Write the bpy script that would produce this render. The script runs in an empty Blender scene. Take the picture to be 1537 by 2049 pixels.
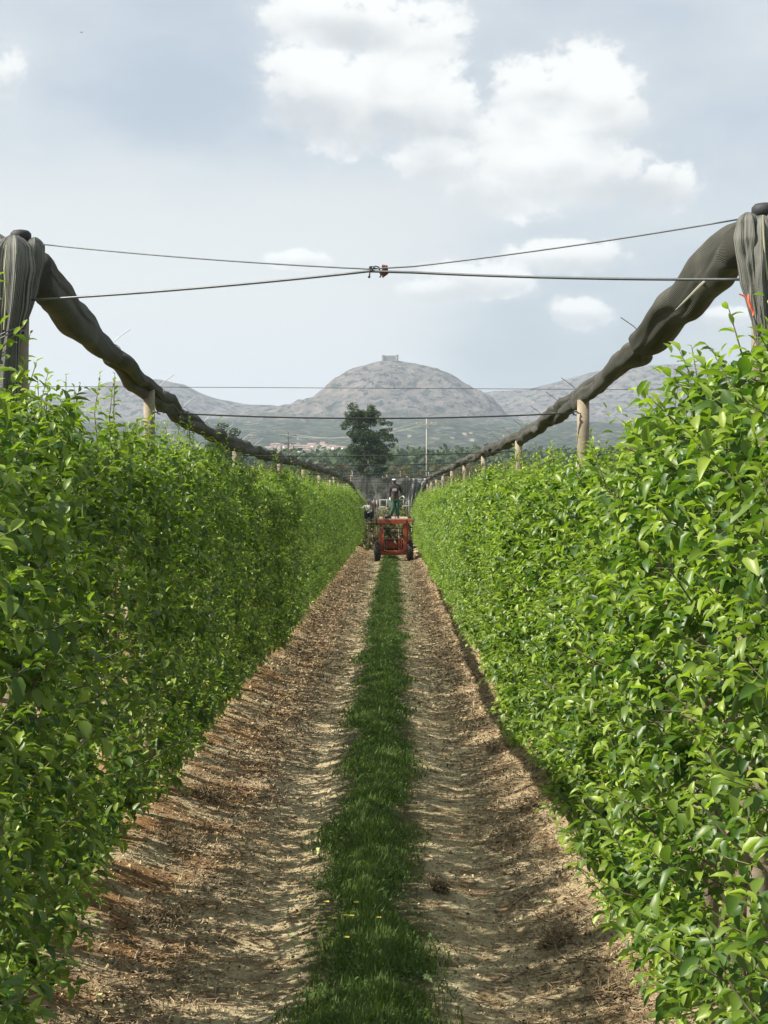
import bpy, bmesh, math, random
import numpy as np
from mathutils import Vector, Matrix, noise as mnoise
random.seed(7); rng = np.random.default_rng(7)
S = bpy.context.scene
C = S.collection
PI = math.pi
# ------------------------------------------------------------------ camera
CAM_H = 2.5; F = 3316.0; VX, VY = 786.0, 940.0
cd = bpy.data.cameras.new('camera'); cam = bpy.data.objects.new('camera', cd); C.objects.link(cam)
cd.sensor_fit = 'VERTICAL'; cd.sensor_height = 34.6; cd.lens = 56.0
cd.clip_start = 0.1; cd.clip_end = 30000
PITCH = math.atan((1024.5-VY)/F); YAW = math.atan((VX-768.5)/F)
cam.location = (0, 0, CAM_H); cam.rotation_euler = (PI/2-PITCH, 0, YAW)
S.camera = cam
ROT = cam.rotation_euler.to_matrix()
def P(px, py, d):
    """the point seen at photograph pixel (px, py), d metres down the row"""
    r = ROT @ Vector(((px-768.5)/F, -(py-1024.5)/F, -1.0))
    k = d/r.y
    return Vector((r.x*k, d, CAM_H+r.z*k))
# ------------------------------------------------------------------ sky and sun
SUN_EL = math.radians(44.5); SUN_AZ = math.radians(13)      # from the left, a little behind the camera
sun_dir = Vector((-math.cos(SUN_EL)*math.cos(SUN_AZ), -math.cos(SUN_EL)*math.sin(SUN_AZ), math.sin(SUN_EL)))
world = bpy.data.worlds.new('World'); S.world = world; world.use_nodes = True
wt = world.node_tree; wt.nodes.clear()
class NT:
    def __init__(s, t): s.t = t
    def n(s, typ, **k):
        o = s.t.nodes.new(typ)
        for a, b in k.items(): setattr(o, a, b)
        return o
    def put(s, sock, v):
        if isinstance(v, bpy.types.NodeSocket): s.t.links.new(v, sock)
        elif v is not None: sock.default_value = v
    def m(s, op, a, b=None, c=None, clamp=False):
        o = s.n('ShaderNodeMath', operation=op, use_clamp=clamp)
        s.put(o.inputs[0], a); s.put(o.inputs[1], b)
        if c is not None: s.put(o.inputs[2], c)
        return o.outputs[0]
    def mix(s, f, a, b, mode='MIX'):
        o = s.n('ShaderNodeMix', data_type='RGBA', blend_type=mode)
        s.put(o.inputs[0], f); s.put(o.inputs[6], a); s.put(o.inputs[7], b)
        return o.outputs[2]
    def noise(s, vec, scale, detail=4, rough=0.55, dist=0.0):
        o = s.n('ShaderNodeTexNoise'); o.inputs['Scale'].default_value = scale
        o.inputs['Detail'].default_value = detail; o.inputs['Roughness'].default_value = rough
        o.inputs['Distortion'].default_value = dist
        if vec is not None: s.put(o.inputs['Vector'], vec)
        return o
    def ramp(s, f, pts, interp='LINEAR'):
        o = s.n('ShaderNodeValToRGB'); cr = o.color_ramp; cr.interpolation = interp
        while len(cr.elements) < len(pts): cr.elements.new(0.5)
        for e, (p, c) in zip(cr.elements, pts):
            e.position = p; e.color = (c, c, c, 1) if isinstance(c, (int, float)) else (*c, 1)
        s.put(o.inputs[0], f); return o.outputs[0]
    def smooth(s, v, a, b):
        o = s.n('ShaderNodeMapRange', interpolation_type='SMOOTHSTEP')
        s.put(o.inputs[0], v); o.inputs[1].default_value = a; o.inputs[2].default_value = b
        return o.outputs[0]
W = NT(wt)
sky = W.n('ShaderNodeTexSky', sky_type='NISHITA'); sky.sun_disc = False
sky.sun_elevation = SUN_EL; sky.sun_rotation = math.atan2(sun_dir.x, sun_dir.y)
sky.air_density = 1.0; sky.dust_density = 2.0; sky.ozone_density = 1.0
tc = W.n('ShaderNodeTexCoord'); sep = W.n('ShaderNodeSeparateXYZ'); wt.links.new(tc.outputs['Generated'], sep.inputs[0])
dx, dy, dz = sep.outputs
az = W.m('ARCTAN2', dx, dy); el = W.m('ARCSINE', dz)
comb = W.n('ShaderNodeCombineXYZ'); W.put(comb.inputs[0], az); W.put(comb.inputs[1], W.m('MULTIPLY', el, 1.25))
cvec = comb.outputs[0]
n1 = W.noise(cvec, 17, 10, 0.62); n2 = W.noise(cvec, 5.0, 6, 0.5)
n3 = W.noise(cvec, 75, 8, 0.6)
nf = W.m('ADD', W.m('MULTIPLY', W.m('SUBTRACT', n1.outputs[0], 0.5), 3.2), W.m('MULTIPLY', W.m('SUBTRACT', n3.outputs[0], 0.5), 1.9))
# cumulus: heaps of ellipses in azimuth and elevation, their edges broken up by noise
blobs = [(640,60,120,85),(720,50,140,85),(800,110,140,110),(620,190,115,110),(720,220,170,110),(860,230,120,110),
         (1050,210,90,85),(1150,190,120,85),(1200,250,90,90),(1080,300,170,85),(1180,360,190,75),(1010,370,140,75),(1310,385,95,60),(880,330,100,50),
         (30,190,60,85),
         (600,523,70,22),(950,560,130,45),(1130,520,140,38),(860,585,80,30),
         (1160,628,66,36),(1450,640,70,20)]
field = None; topv = None
for (bx, by, rx, ry) in blobs:
    ax = W.m('MULTIPLY', W.m('SUBTRACT', az, (bx-VX)/F), F/rx)
    ay = W.m('MULTIPLY', W.m('SUBTRACT', el, (VY-by)/F), F/ry)
    v = W.m('SUBTRACT', 0.45 if bx < 100 else 1.0, W.m('ADD', W.m('MULTIPLY', ax, ax), W.m('MULTIPLY', ay, ay)))
    field = v if field is None else W.m('SMOOTH_MAX', field, v, 0.35)
    tv = W.m('MULTIPLY', W.m('MAXIMUM', v, 0.0), ay)
    topv = tv if topv is None else W.m('ADD', topv, tv)
dens_ = W.m('ADD', field, nf); crisp = W.smooth(dens_, -0.06, 0.58); soft = W.smooth(dens_, -0.7, 1.5); tf_ = W.smooth(topv, -0.25, 0.12)
cum = W.m('ADD', W.m('MULTIPLY', crisp, tf_), W.m('MULTIPLY', soft, W.m('SUBTRACT', 1.0, tf_)))
wisp = W.smooth(W.m('ADD', W.m('MULTIPLY', field, 0.35), W.m('MULTIPLY', nf, 0.5)), -0.9, 0.9)
# other fair-weather cumulus and thin cloud all round the sky
cl = W.n('ShaderNodeCombineXYZ'); W.put(cl.inputs[0], dx); W.put(cl.inputs[1], dy); W.put(cl.inputs[2], W.m('MULTIPLY', dz, 2.2))
far_n = W.noise(cl.outputs[0], 3.2, 9, 0.55)
front = W.smooth(W.m('ABSOLUTE', az), 0.27, 0.5)
around = W.m('MULTIPLY', W.smooth(far_n.outputs[0], 0.52, 0.66), front)
veil_n = W.noise(cl.outputs[0], 4.0, 7, 0.55)
leftness = W.smooth(az, 0.06, -0.18)
lowness = W.m('MULTIPLY', W.smooth(el, 0.20, 0.10), W.smooth(az, 0.10, -0.06))
veil = W.m('ADD', 0.22, W.m('MULTIPLY', W.smooth(W.m('ADD', veil_n.outputs[0], W.m('MULTIPLY', lowness, 0.34)), 0.30, 0.72), 0.70))
blue = W.mix(0.60, W.mix(1.0, sky.outputs[0], (0.105, 0.105, 0.105, 1), 'MULTIPLY'), (0.335, 0.385, 0.445, 1))
base = W.mix(veil, blue, W.mix(lowness, (0.535, 0.565, 0.575, 1), (0.60, 0.625, 0.625, 1)))
shade_n = W.noise(cvec, 16, 8, 0.6)
lit = W.smooth(W.m('ADD', W.m('MULTIPLY', topv, 1.0), W.m('MULTIPLY', W.m('SUBTRACT', shade_n.outputs[0], 0.5), 1.6)), -0.7, 0.32)
cc = W.mix(lit, (0.49, 0.50, 0.50, 1), (0.72, 0.73, 0.72, 1))
c1 = W.mix(W.m("MULTIPLY", wisp, 0.35), base, (0.53, 0.555, 0.57, 1))
c2 = W.mix(W.m('MULTIPLY', cum, 0.93), c1, cc)
c3 = W.mix(around, c2, (0.62, 0.63, 0.64, 1))
bg = W.n('ShaderNodeBackground'); W.put(bg.inputs[0], c3); bg.inputs[1].default_value = 0.77
wo = W.n('ShaderNodeOutputWorld'); wt.links.new(bg.outputs[0], wo.inputs[0])
ld = bpy.data.lights.new('sun', 'SUN'); ld.energy = 5.0; ld.angle = math.radians(0.5); ld.color = (1.0, 0.93, 0.82)
sun = bpy.data.objects.new('sun', ld); C.objects.link(sun); sun.rotation_euler = sun_dir.to_track_quat('Z', 'Y').to_euler(); sun.location = (0, 0, 60)
S.view_settings.view_transform = 'Standard'; S.view_settings.look = 'None'; S.view_settings.gamma = 1; S.view_settings.exposure = 0.92
S.view_settings.use_curve_mapping = False
S.render.engine = 'CYCLES'; S.cycles.use_denoising = True
S.cycles.max_bounces = 6; S.cycles.diffuse_bounces = 3; S.cycles.glossy_bounces = 2; S.cycles.transmission_bounces = 4
S.cycles.transparent_max_bounces = 12; S.cycles.volume_bounces = 0; S.cycles.caustics_reflective = False; S.cycles.caustics_refractive = False
# ------------------------------------------------------------------ helpers
def tag(o, label=None, cat=None, group=None, kind=None):
    if label: o['label'] = label
    if cat: o['category'] = cat
    if group: o['group'] = group
    if kind: o['kind'] = kind
    return o
def empty(name, loc=(0, 0, 0), rz=0.0):
    o = bpy.data.objects.new(name, None); C.objects.link(o); o.location = loc; o.rotation_euler = (0, 0, rz); o.empty_display_size = 0.2
    return o
def mk_mesh(name, V, Fc, mat=None, smooth=True, uv=None, attr=None):
    """V (n,3), Fc: list of arrays each (k,3) or (k,4)"""
    me = bpy.data.meshes.new(name)
    V = np.asarray(V, np.float32)
    if not isinstance(Fc, (list, tuple)) or (len(Fc) and not isinstance(Fc[0], np.ndarray)): Fc = [np.asarray(f) .reshape(1, -1) for f in Fc]
    loops = np.concatenate([f.ravel() for f in Fc]).astype(np.int32)
    sizes = np.concatenate([np.full(len(f), f.shape[1], np.int32) for f in Fc])
    starts = np.concatenate([[0], np.cumsum(sizes)[:-1]]).astype(np.int32)
    me.vertices.add(len(V)); me.vertices.foreach_set('co', V.ravel())
    me.loops.add(len(loops)); me.loops.foreach_set('vertex_index', loops)
    me.polygons.add(len(sizes)); me.polygons.foreach_set('loop_start', starts); me.polygons.foreach_set('loop_total', sizes)
    if smooth: me.polygons.foreach_set('use_smooth', np.ones(len(sizes), bool))
    if uv is not None:
        l = me.uv_layers.new(name='UVMap'); l.data.foreach_set('uv', np.asarray(uv, np.float32)[loops].ravel())
    if attr is not None:
        a = me.attributes.new('tint', 'FLOAT', 'POINT'); a.data.foreach_set('value', np.asarray(attr, np.float32))
    me.update(calc_edges=True)
    if mat: me.materials.append(mat)
    return me
def obj(name, me, parent=None, loc=(0, 0, 0)):
    o = bpy.data.objects.new(name, me); C.objects.link(o); o.parent = parent; o.location = loc
    return o
class MB:
    """collects boxes, bars, tubes and lathes into one mesh"""
    def __init__(s): s.v = []; s.f = []; s.g = []
    def add(s, V, Fs):
        b = len(s.v); s.g.append((b, len(s.f))); s.v += [tuple(v) for v in V]; s.f += [tuple(i+b for i in f) for f in Fs]; return s
    def box(s, c, size, rz=0.0, m=None):
        M = m if m is not None else Matrix.Translation(c) @ Matrix.Rotation(rz, 4, 'Z')
        V = [M @ Vector((x*size[0]/2, y*size[1]/2, z*size[2]/2)) for x in (-1, 1) for y in (-1, 1) for z in (-1, 1)]
        return s.add(V, [(0,1,3,2),(4,6,7,5),(0,4,5,1),(2,3,7,6),(0,2,6,4),(1,5,7,3)])
    def tube(s, pts, r, n=8, cap=True):
        pts = [Vector(p) for p in pts]; rs = r if isinstance(r, (list, tuple)) else [r]*len(pts)
        V = []; up = None
        for i, p in enumerate(pts):
            t = (pts[min(i+1, len(pts)-1)]-pts[max(i-1, 0)]).normalized()
            if up is None: up = Vector((0, 0, 1)) if abs(t.z) < .9 else Vector((1, 0, 0))
            a = t.cross(up).normalized(); b = a.cross(t).normalized(); up = b
            V += [p+(a*math.cos(2*PI*k/n)+b*math.sin(2*PI*k/n))*rs[i] for k in range(n)]
        Fs = [(i*n+k, i*n+(k+1) % n, (i+1)*n+(k+1) % n, (i+1)*n+k) for i in range(len(pts)-1) for k in range(n)]
        if cap: Fs += [tuple(range(n)), tuple((len(pts)-1)*n+k for k in range(n-1, -1, -1))]
        return s.add(V, Fs)
    def lathe(s, prof, n=16, m=Matrix()):
        V = [m @ Vector((r*math.cos(2*PI*k/n), r*math.sin(2*PI*k/n), z)) for r, z in prof for k in range(n)]
        Fs = [(i*n+k, i*n+(k+1) % n, (i+1)*n+(k+1) % n, (i+1)*n+k) for i in range(len(prof)-1) for k in range(n)]
        Fs += [tuple(range(n-1, -1, -1)), tuple((len(prof)-1)*n+k for k in range(n))]
        return s.add(V, Fs)
    def ball(s, c, r, n=10, m=None):
        R = r if isinstance(r, (tuple, list)) else (r, r, r)
        M = m if m is not None else Matrix.Translation(c)
        k = n//2
        prof = [(math.sin(PI*(i+.02)/(k+.04)), -math.cos(PI*(i+.02)/(k+.04))) for i in range(k+1)]
        return s.lathe(prof, n, M @ Matrix.Diagonal((*R, 1)))
    def build(s, name, mat, parent=None, smooth=False, loc=(0, 0, 0), bevel=0.0):
        me = bpy.data.meshes.new(name); me.from_pydata(s.v, [], s.f); me.materials.append(mat)
        bm = bmesh.new(); bm.from_mesh(me); bmesh.ops.recalc_face_normals(bm, faces=bm.faces)
        if bevel: bmesh.ops.bevel(bm, geom=[e for e in bm.edges], offset=bevel, segments=1, affect='EDGES')
        bm.to_mesh(me); bm.free()
        if smooth: me.shade_smooth()
        return obj(name, me, parent, loc)
def new_mat(name):
    m = bpy.data.materials.new(name); m.use_nodes = True; t = m.node_tree
    return m, NT(t), t.nodes['Principled BSDF'], t.nodes['Material Output']
def simple(name, col, rough=0.7, metal=0.0, var=0.25, scale=8, bump=0.0, dirt=None):
    m, N, b, out = new_mat(name)
    tcn = N.n('ShaderNodeTexCoord'); nz = N.noise(tcn.outputs['Object'], scale, 6, 0.6)
    lo = tuple(c*(1-var) for c in col); hi = tuple(min(1, c*(1+var)) for c in col)
    c = N.ramp(nz.outputs[0], [(0.3, lo), (0.7, hi)])
    if dirt:
        d2 = N.noise(tcn.outputs['Object'], scale*0.45, 8, 0.7)
        c = N.mix(N.smooth(d2.outputs[0], 0.52, 0.66), c, (*dirt, 1))
    N.put(b.inputs['Base Color'], c); b.inputs['Roughness'].default_value = rough; b.inputs['Metallic'].default_value = metal
    if bump:
        bn = N.n('ShaderNodeBump'); bn.inputs['Strength'].default_value = bump; bn.inputs['Distance'].default_value = 0.01
        N.put(bn.inputs['Height'], N.noise(tcn.outputs['Object'], scale*5, 6, 0.6).outputs[0]); N.put(b.inputs['Normal'], bn.outputs[0])
    return m
def leaf_mat(name, old, young, under, trans=0.35, gloss=0.35, rough=0.42):
    m, N, b, out = new_mat(name)
    at = N.n('ShaderNodeAttribute', attribute_name='tint'); geo = N.n('ShaderNodeNewGeometry'); oi = N.n('ShaderNodeObjectInfo')
    f = at.outputs['Fac']
    c = N.mix(f, (*old, 1), (*young, 1))
    tn = N.noise(N.n('ShaderNodeTexCoord').outputs['Object'], 1.3, 3)
    hv = N.n('ShaderNodeHueSaturation'); N.put(hv.inputs['Color'], c); N.put(hv.inputs['Hue'], N.m('ADD', 0.485, N.m('MULTIPLY', tn.outputs[0], 0.03)))
    N.put(hv.inputs['Value'], N.m('ADD', 0.78, N.m('ADD', N.m('MULTIPLY', oi.outputs['Random'], 0.22), N.m('MULTIPLY', tn.outputs[0], 0.25))))
    top = hv.outputs[0]
    cu = N.mix(N.m('MULTIPLY', geo.outputs['Backfacing'], 0.75), top, (*under, 1))
    N.put(b.inputs['Base Color'], cu); b.inputs['Roughness'].default_value = rough
    b.inputs['Specular IOR Level'].default_value = gloss
    tr = N.n('ShaderNodeBsdfTranslucent'); N.put(tr.inputs[0], N.mix(1.0, top, (1.5, 1.75, 0.5, 1), 'MULTIPLY'))
    mx = N.n('ShaderNodeMixShader'); mx.inputs[0].default_value = trans
    m.node_tree.links.new(b.outputs[0], mx.inputs[1]); m.node_tree.links.new(tr.outputs[0], mx.inputs[2]); m.node_tree.links.new(mx.outputs[0], out.inputs[0])
    return m
M_leaf = leaf_mat('apple_leaf', (0.036, 0.092, 0.014), (0.27, 0.36, 0.048), (0.14, 0.205, 0.08), trans=0.34, gloss=0.45, rough=0.42)
M_twigb = simple('young_bark', (0.12, 0.105, 0.055), 0.8, var=0.35, scale=14)
M_bark = simple('apple_bark', (0.20, 0.16, 0.105), 0.85, var=0.35, scale=14, bump=0.5)
M_post = simple('post_wood', (0.22, 0.185, 0.13), 0.8, var=0.3, scale=6, bump=0.4)
M_wire = simple('galvanised_wire', (0.10, 0.11, 0.115), 0.45, metal=0.4, var=0.2, scale=30)
M_cable = simple('dark_cable', (0.035, 0.038, 0.04), 0.5, metal=0.2, var=0.3, scale=60)
M_black = simple('black_plastic', (0.022, 0.023, 0.025), 0.7, var=0.4, bump=.3, dirt=(.08, .075, .065))
M_rust = simple('rusty_iron', (0.16, 0.055, 0.03), 0.75, var=0.4, scale=60)
# ------------------------------------------------------------------ terrain heights
SL = 0.0195
def ground_base(y):
    if y < 84: return -SL*y
    return -SL*84 - 0.0055*(y-84) if y < 400 else -SL*84-0.0055*316
XL, XR = -1.94, 1.56
XC = -0.15
def cross(x, y=0.0):
    z = 0.0
    for k in (-3, -2, -1, 0, 1, 2):
        c = XL+k*3.5+3.5*0
        z += 0.20*math.exp(-((x-c)/0.42)**2)
    for k in (-2, -1, 0, 1, 2):
        z += -0.06*math.exp(-((x-(-0.72)-k*3.5)/0.24)**2) - 0.06*math.exp(-((x-0.60-k*3.5)/0.24)**2)
    return z
def gz(x, y): return ground_base(y)+cross(x)*max(0.0, min(1.0, (100-y)/15))
# ------------------------------------------------------------------ ground near the rows
def soil_material():
    m, N, b, out = new_mat('dry_soil')
    tcn = N.n('ShaderNodeTexCoord'); o = tcn.outputs['Object']; sp = N.n('ShaderNodeSeparateXYZ'); N.put(sp.inputs[0], o)
    big = N.noise(o, 0.9, 6, 0.6); mid = N.noise(o, 5, 8, 0.65); fine = N.noise(o, 42, 8, 0.7); red = N.noise(o, 1.7, 5, 0.6)
    c = N.ramp(big.outputs[0], [(0.3, (0.50, 0.405, 0.235)), (0.7, (0.66, 0.56, 0.36))])
    c = N.mix(N.smooth(mid.outputs[0], 0.48, 0.62), c, (0.30, 0.215, 0.12, 1))
    # reddish, crumbly earth on the banks under the trees
    bank = N.smooth(N.m('ABSOLUTE', N.m('ADD', sp.outputs[0], 0.13)), 0.75, 1.35)
    lb_ = N.smooth(sp.outputs[0], -0.9, -1.3)
    c = N.mix(N.m('MULTIPLY', N.m('MULTIPLY', N.m('MAXIMUM', lb_, N.m('MULTIPLY', bank, 0.35)), N.smooth(red.outputs[0], 0.40, 0.56)), 0.8), c, (0.29, 0.145, 0.055, 1))
    # brown litter ground into the surface
    lit2 = N.noise(o, 17, 8, 0.75)
    c = N.mix(N.m('MULTIPLY', N.smooth(lit2.outputs[0], 0.53, 0.62), 0.5), c, (0.15, 0.095, 0.05, 1))
    strip = N.m('SUBTRACT', 1.0, N.smooth(N.m('ABSOLUTE', N.m('ADD', N.m('ADD', sp.outputs[0], 0.15), N.m('MULTIPLY', N.m('SUBTRACT', mid.outputs[0], 0.5), 0.35))), 0.28, 0.46))
    c = N.mix(N.m('MULTIPLY', strip, 0.85), c, (0.11, 0.095, 0.05, 1))
    c = N.mix(1.0, c, N.ramp(fine.outputs[0], [(0.25, 0.62), (0.7, 1.12)]), 'MULTIPLY')
    N.put(b.inputs['Base Color'], c); b.inputs['Roughness'].default_value = 0.95; b.inputs['Specular IOR Level'].default_value = 0.1
    vor = N.n('ShaderNodeTexVoronoi', feature='DISTANCE_TO_EDGE'); vor.inputs['Scale'].default_value = 11; N.put(vor.inputs['Vector'], o)
    h = N.m('ADD', N.m('MULTIPLY', fine.outputs[0], 0.7), N.m('ADD', N.m('MULTIPLY', lit2.outputs[0], 0.8), N.m('MULTIPLY', N.smooth(vor.outputs[0], 0.0, 0.05), 0.12)))
    bn = N.n('ShaderNodeBump'); bn.inputs['Strength'].default_value = 1.0; bn.inputs['Distance'].default_value = 0.035
    N.put(bn.inputs['Height'], h); N.put(b.inputs['Normal'], bn.outputs[0])
    return m
M_soil = soil_material()
def soil_rough(X, Y):
    out = np.empty(X.size)
    for i, (x, y) in enumerate(zip(X.ravel(), Y.ravel())):
        v = mnoise.fractal(Vector((x*3.0, y*3.0, 0)), 1.0, 2.2, 4)
        w = mnoise.noise(Vector((x*0.9, y*0.7, 5)))
        out[i] = v*0.020+w*0.03
    return out.reshape(X.shape)
ys = [4.5]
while ys[-1] < 100: ys.append(ys[-1]+max(0.03, ys[-1]*0.0045))
ys = np.array(ys); xs = np.concatenate([np.linspace(-9, -2.45, 20), np.linspace(-2.4, 2.2, 110), np.linspace(2.3, 9, 20)])
Xg, Yg = np.meshgrid(xs, ys)
Zg = np.vectorize(gz)(Xg, Yg) + soil_rough(Xg, Yg)
nx, ny = len(xs), len(ys)
idx = np.arange(nx*ny).reshape(ny, nx)
Q = np.stack([idx[:-1, :-1], idx[:-1, 1:], idx[1:, 1:], idx[1:, :-1]], -1).reshape(-1, 4)
g = obj('path', mk_mesh('path', np.stack([Xg, Yg, Zg], -1).reshape(-1, 3), [Q], M_soil)); tag(g, kind='structure')
def zsurf(x, y):
    i = min(max(int(np.searchsorted(xs, x))-1, 0), nx-2); j = min(max(int(np.searchsorted(ys, y))-1, 0), ny-2)
    u = (x-xs[i])/(xs[i+1]-xs[i]); v = (y-ys[j])/(ys[j+1]-ys[j]); u = min(max(u, 0), 1); v = min(max(v, 0), 1)
    return float((Zg[j, i]*(1-u)+Zg[j, i+1]*u)*(1-v)+(Zg[j+1, i]*(1-u)+Zg[j+1, i+1]*u)*v)
# wide ground sheet out to the foot of the hills
def field_material():
    m, N, b, out = new_mat('plain_fields')
    o = N.n('ShaderNodeTexCoord').outputs['Object']
    a = N.noise(o, 0.02, 6, 0.6); f = N.noise(o, 0.7, 8, 0.7)
    c = N.ramp(a.outputs[0], [(0.35, (0.07, 0.085, 0.03)), (0.5, (0.11, 0.105, 0.05)), (0.65, (0.20, 0.16, 0.09))])
    c = N.mix(N.smooth(f.outputs[0], 0.45, 0.62), c, (0.06, 0.085, 0.025, 1))
    N.put(b.inputs['Base Color'], c); b.inputs['Roughness'].default_value = 0.95
    return m
M_field = field_material()
def far_z(y):
    z = ground_base(y)
    if y > 1300: z += 46*((min(y, 3300)-1300)/2000)**1.25
    return z
ysf = np.concatenate([np.linspace(-12, 4.4, 3), np.linspace(10, 100, 12), np.geomspace(104, 6400, 60)])
xsf = np.concatenate([-np.geomspace(3400, 6, 26), [0], np.geomspace(6, 3400, 26)])
Xf, Yf = np.meshgrid(xsf, ysf)
Zf = np.vectorize(far_z)(Yf)
Zf = np.where((Yf < 101), Zf-0.25, Zf-0.05)
idx = np.arange(Xf.size).reshape(Xf.shape)
Qf = np.stack([idx[:-1, :-1], idx[:-1, 1:], idx[1:, 1:], idx[1:, :-1]], -1).reshape(-1, 4)
tag(obj('ground', mk_mesh('ground', np.stack([Xf, Yf, Zf], -1).reshape(-1, 3), [Qf], M_field)), kind='structure')
# ------------------------------------------------------------------ hills
def fbm(x, y, s, o=6, z=0.0, H=0.9): return mnoise.fractal(Vector((x/s, y/s, z)), H, 2.1, o)
def ridg(x, y, s, z=0.0): return mnoise.ridged_multi_fractal(Vector((x/s, y/s, z)), 0.9, 2.1, 6, 1.0, 2.0)
def rock_material(name, rock, green, z0, z1, spot=0.016):
    m, N, b, out = new_mat(name)
    o = N.n('ShaderNodeTexCoord').outputs['Object']; sp = N.n('ShaderNodeSeparateXYZ'); N.put(sp.inputs[0], o)
    n_big = N.noise(o, 0.006, 8, 0.65); n_mid = N.noise(o, 0.03, 8, 0.7); n_sp = N.noise(o, 0.042, 5, 0.62)
    c = N.ramp(n_mid.outputs[0], [(0.35, tuple(v*0.62 for v in rock)), (0.65, tuple(v*1.4 for v in rock))])
    c = N.mix(N.m('MULTIPLY', N.smooth(N.noise(o, 0.011, 6, 0.7).outputs[0], 0.56, 0.68), 0.5), c, (0.30, 0.235, 0.17, 1))
    c = N.mix(N.m('MULTIPLY', N.smooth(n_sp.outputs[0], 0.53, 0.565), 0.95), c, (0.032, 0.042, 0.028, 1))
    hgt = N.m('ADD', sp.outputs[2], N.m('MULTIPLY', N.m('SUBTRACT', n_big.outputs[0], 0.5), 150.0))
    gmask = N.m('SUBTRACT', 1.0, N.smooth(hgt, z0, z1))
    gc = N.ramp(n_sp.outputs[0], [(0.38, tuple(v*0.25 for v in green)), (0.60, tuple(v*2.1 for v in green))])
    gc = N.mix(N.m('MULTIPLY', N.smooth(n_mid.outputs[0], 0.55, 0.60), 0.8), gc, (0.24, 0.21, 0.14, 1))
    c = N.mix(gmask, c, gc)
    N.put(b.inputs['Base Color'], c); b.inputs['Roughness'].default_value = 1.0; b.inputs['Specular IOR Level'].default_value = 0.05
    bn = N.n('ShaderNodeBump'); bn.inputs['Strength'].default_value = 1.0; bn.inputs['Distance'].default_value = 22.0
    N.put(bn.inputs['Height'], N.m('ADD', n_mid.outputs[0], N.m('MULTIPLY', n_sp.outputs[0], 0.5))); N.put(b.inputs['Normal'], bn.outputs[0])
    return m
M_hill = rock_material('limestone_scrub', (0.170, 0.150, 0.132), (0.035, 0.05, 0.024), 105, 165)
M_ridge = rock_material('ridge_scrub', (0.170, 0.155, 0.142), (0.035, 0.05, 0.026), 70, 160)
M_foot = rock_material('foothill_scrub', (0.16, 0.15, 0.10), (0.030, 0.042, 0.020), 400, 500)
def interp(pts, x):
    xp = [p[0] for p in pts]; yp = [p[1] for p in pts]
    return float(np.interp(x, xp, yp))
# castle hill: dome with different left / right profiles
HD = 4500.0; sc = HD/F
prof_r = [(0,722),(15,722),(70,733),(120,754),(170,783),(205,805),(240,838),(262,852),(330,868),(480,890),(700,915),(1000,950)]
prof_l = [(0,722),(15,722),(40,728),(80,743),(112,766),(134,786),(160,808),(190,812),(250,828),(330,850),(480,885),(700,915),(1000,950)]
prof_f = [(0,722),(20,725),(80,745),(140,775),(200,806),(300,840),(420,868),(600,900),(900,950)]
def hill_h(dx_, dy_):
    r = math.hypot(dx_, dy_)/sc; th = math.atan2(dy_, dx_)
    ps = (interp(prof_r, r) if math.cos(th) > 0 else interp(prof_l, r))
    w = math.sin(th)**2
    p = ps*(1-w)+interp(prof_f, r)*w
    return (VY-p)*sc
cxh = (780-VX)*sc
n = 210
xs2 = np.linspace(-900, 1000, n+20); ys2 = np.linspace(-1150, 500, n-30)
X2, Y2 = np.meshgrid(xs2, ys2); Z2 = np.empty(X2.shape)
for i in range(X2.shape[0]):
    for j in range(X2.shape[1]):
        a, b_ = X2[i, j], Y2[i, j]
        r = math.hypot(a, b_); k = min(1, max(0, (r-40)/160))
        nzv = fbm(a, b_, 110)*13+ridg(a, b_, 135, 3)*17-15
        Z2[i, j] = CAM_H+hill_h(a+fbm(a, b_, 200, 4, 9)*8*k, b_)+nzv*k*0.85
idx = np.arange(X2.size).reshape(X2.shape)
Qh = np.stack([idx[:-1, :-1], idx[:-1, 1:], idx[1:, 1:], idx[1:, :-1]], -1).reshape(-1, 4)
tag(obj('castle_hill', mk_mesh('castle_hill', np.stack([X2+cxh, Y2+HD, Z2], -1).reshape(-1, 3), [Qh], M_hill)), kind='structure')
def ridge(name, sil, dist, depth, mat, px0, px1, ncol=260, nrow=70, seed=0, amp=1.0):
    s = dist/F; V = []
    for i in range(nrow):
        t = i/(nrow-1)                       # 0 front foot .. ~.7 crest .. 1 behind
        y = dist-depth*0.72+depth*t
        for j in range(ncol):
            px = px0+(px1-px0)*j/(ncol-1)
            H = (VY-interp(sil, px))*s
            x = (px-VX)*s
            u = t/0.72 if t < 0.72 else 1-(t-0.72)/0.28*0.6
            prof = (u**1.15) if t < 0.72 else max(0.0, u)
            k = min(1, abs(1-u)*5)
            nzv = (fbm(x, y, 240, 6, seed)*22+ridg(x, y, 260, seed)*20-18)*amp
            V.append((x, y, CAM_H-12+(H+12)*prof+nzv*(0.22+0.78*k)*0.8))
    idx = np.arange(nrow*ncol).reshape(nrow, ncol)
    Qr = np.stack([idx[:-1, :-1], idx[:-1, 1:], idx[1:, 1:], idx[1:, :-1]], -1).reshape(-1, 4)
    o_ = obj(name, mk_mesh(name, V, [Qr], mat)); tag(o_, kind='structure'); return o_
ridge('left_mountain', [(-900,840),(-500,800),(-200,775),(0,790),(120,800),(180,780),(215,766),(260,760),(320,760),(370,768),(400,785),(440,799),(490,807),(560,812),(640,815),(800,850),(1100,900)], 5200, 1500, M_ridge, -900, 1000, seed=2)
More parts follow.
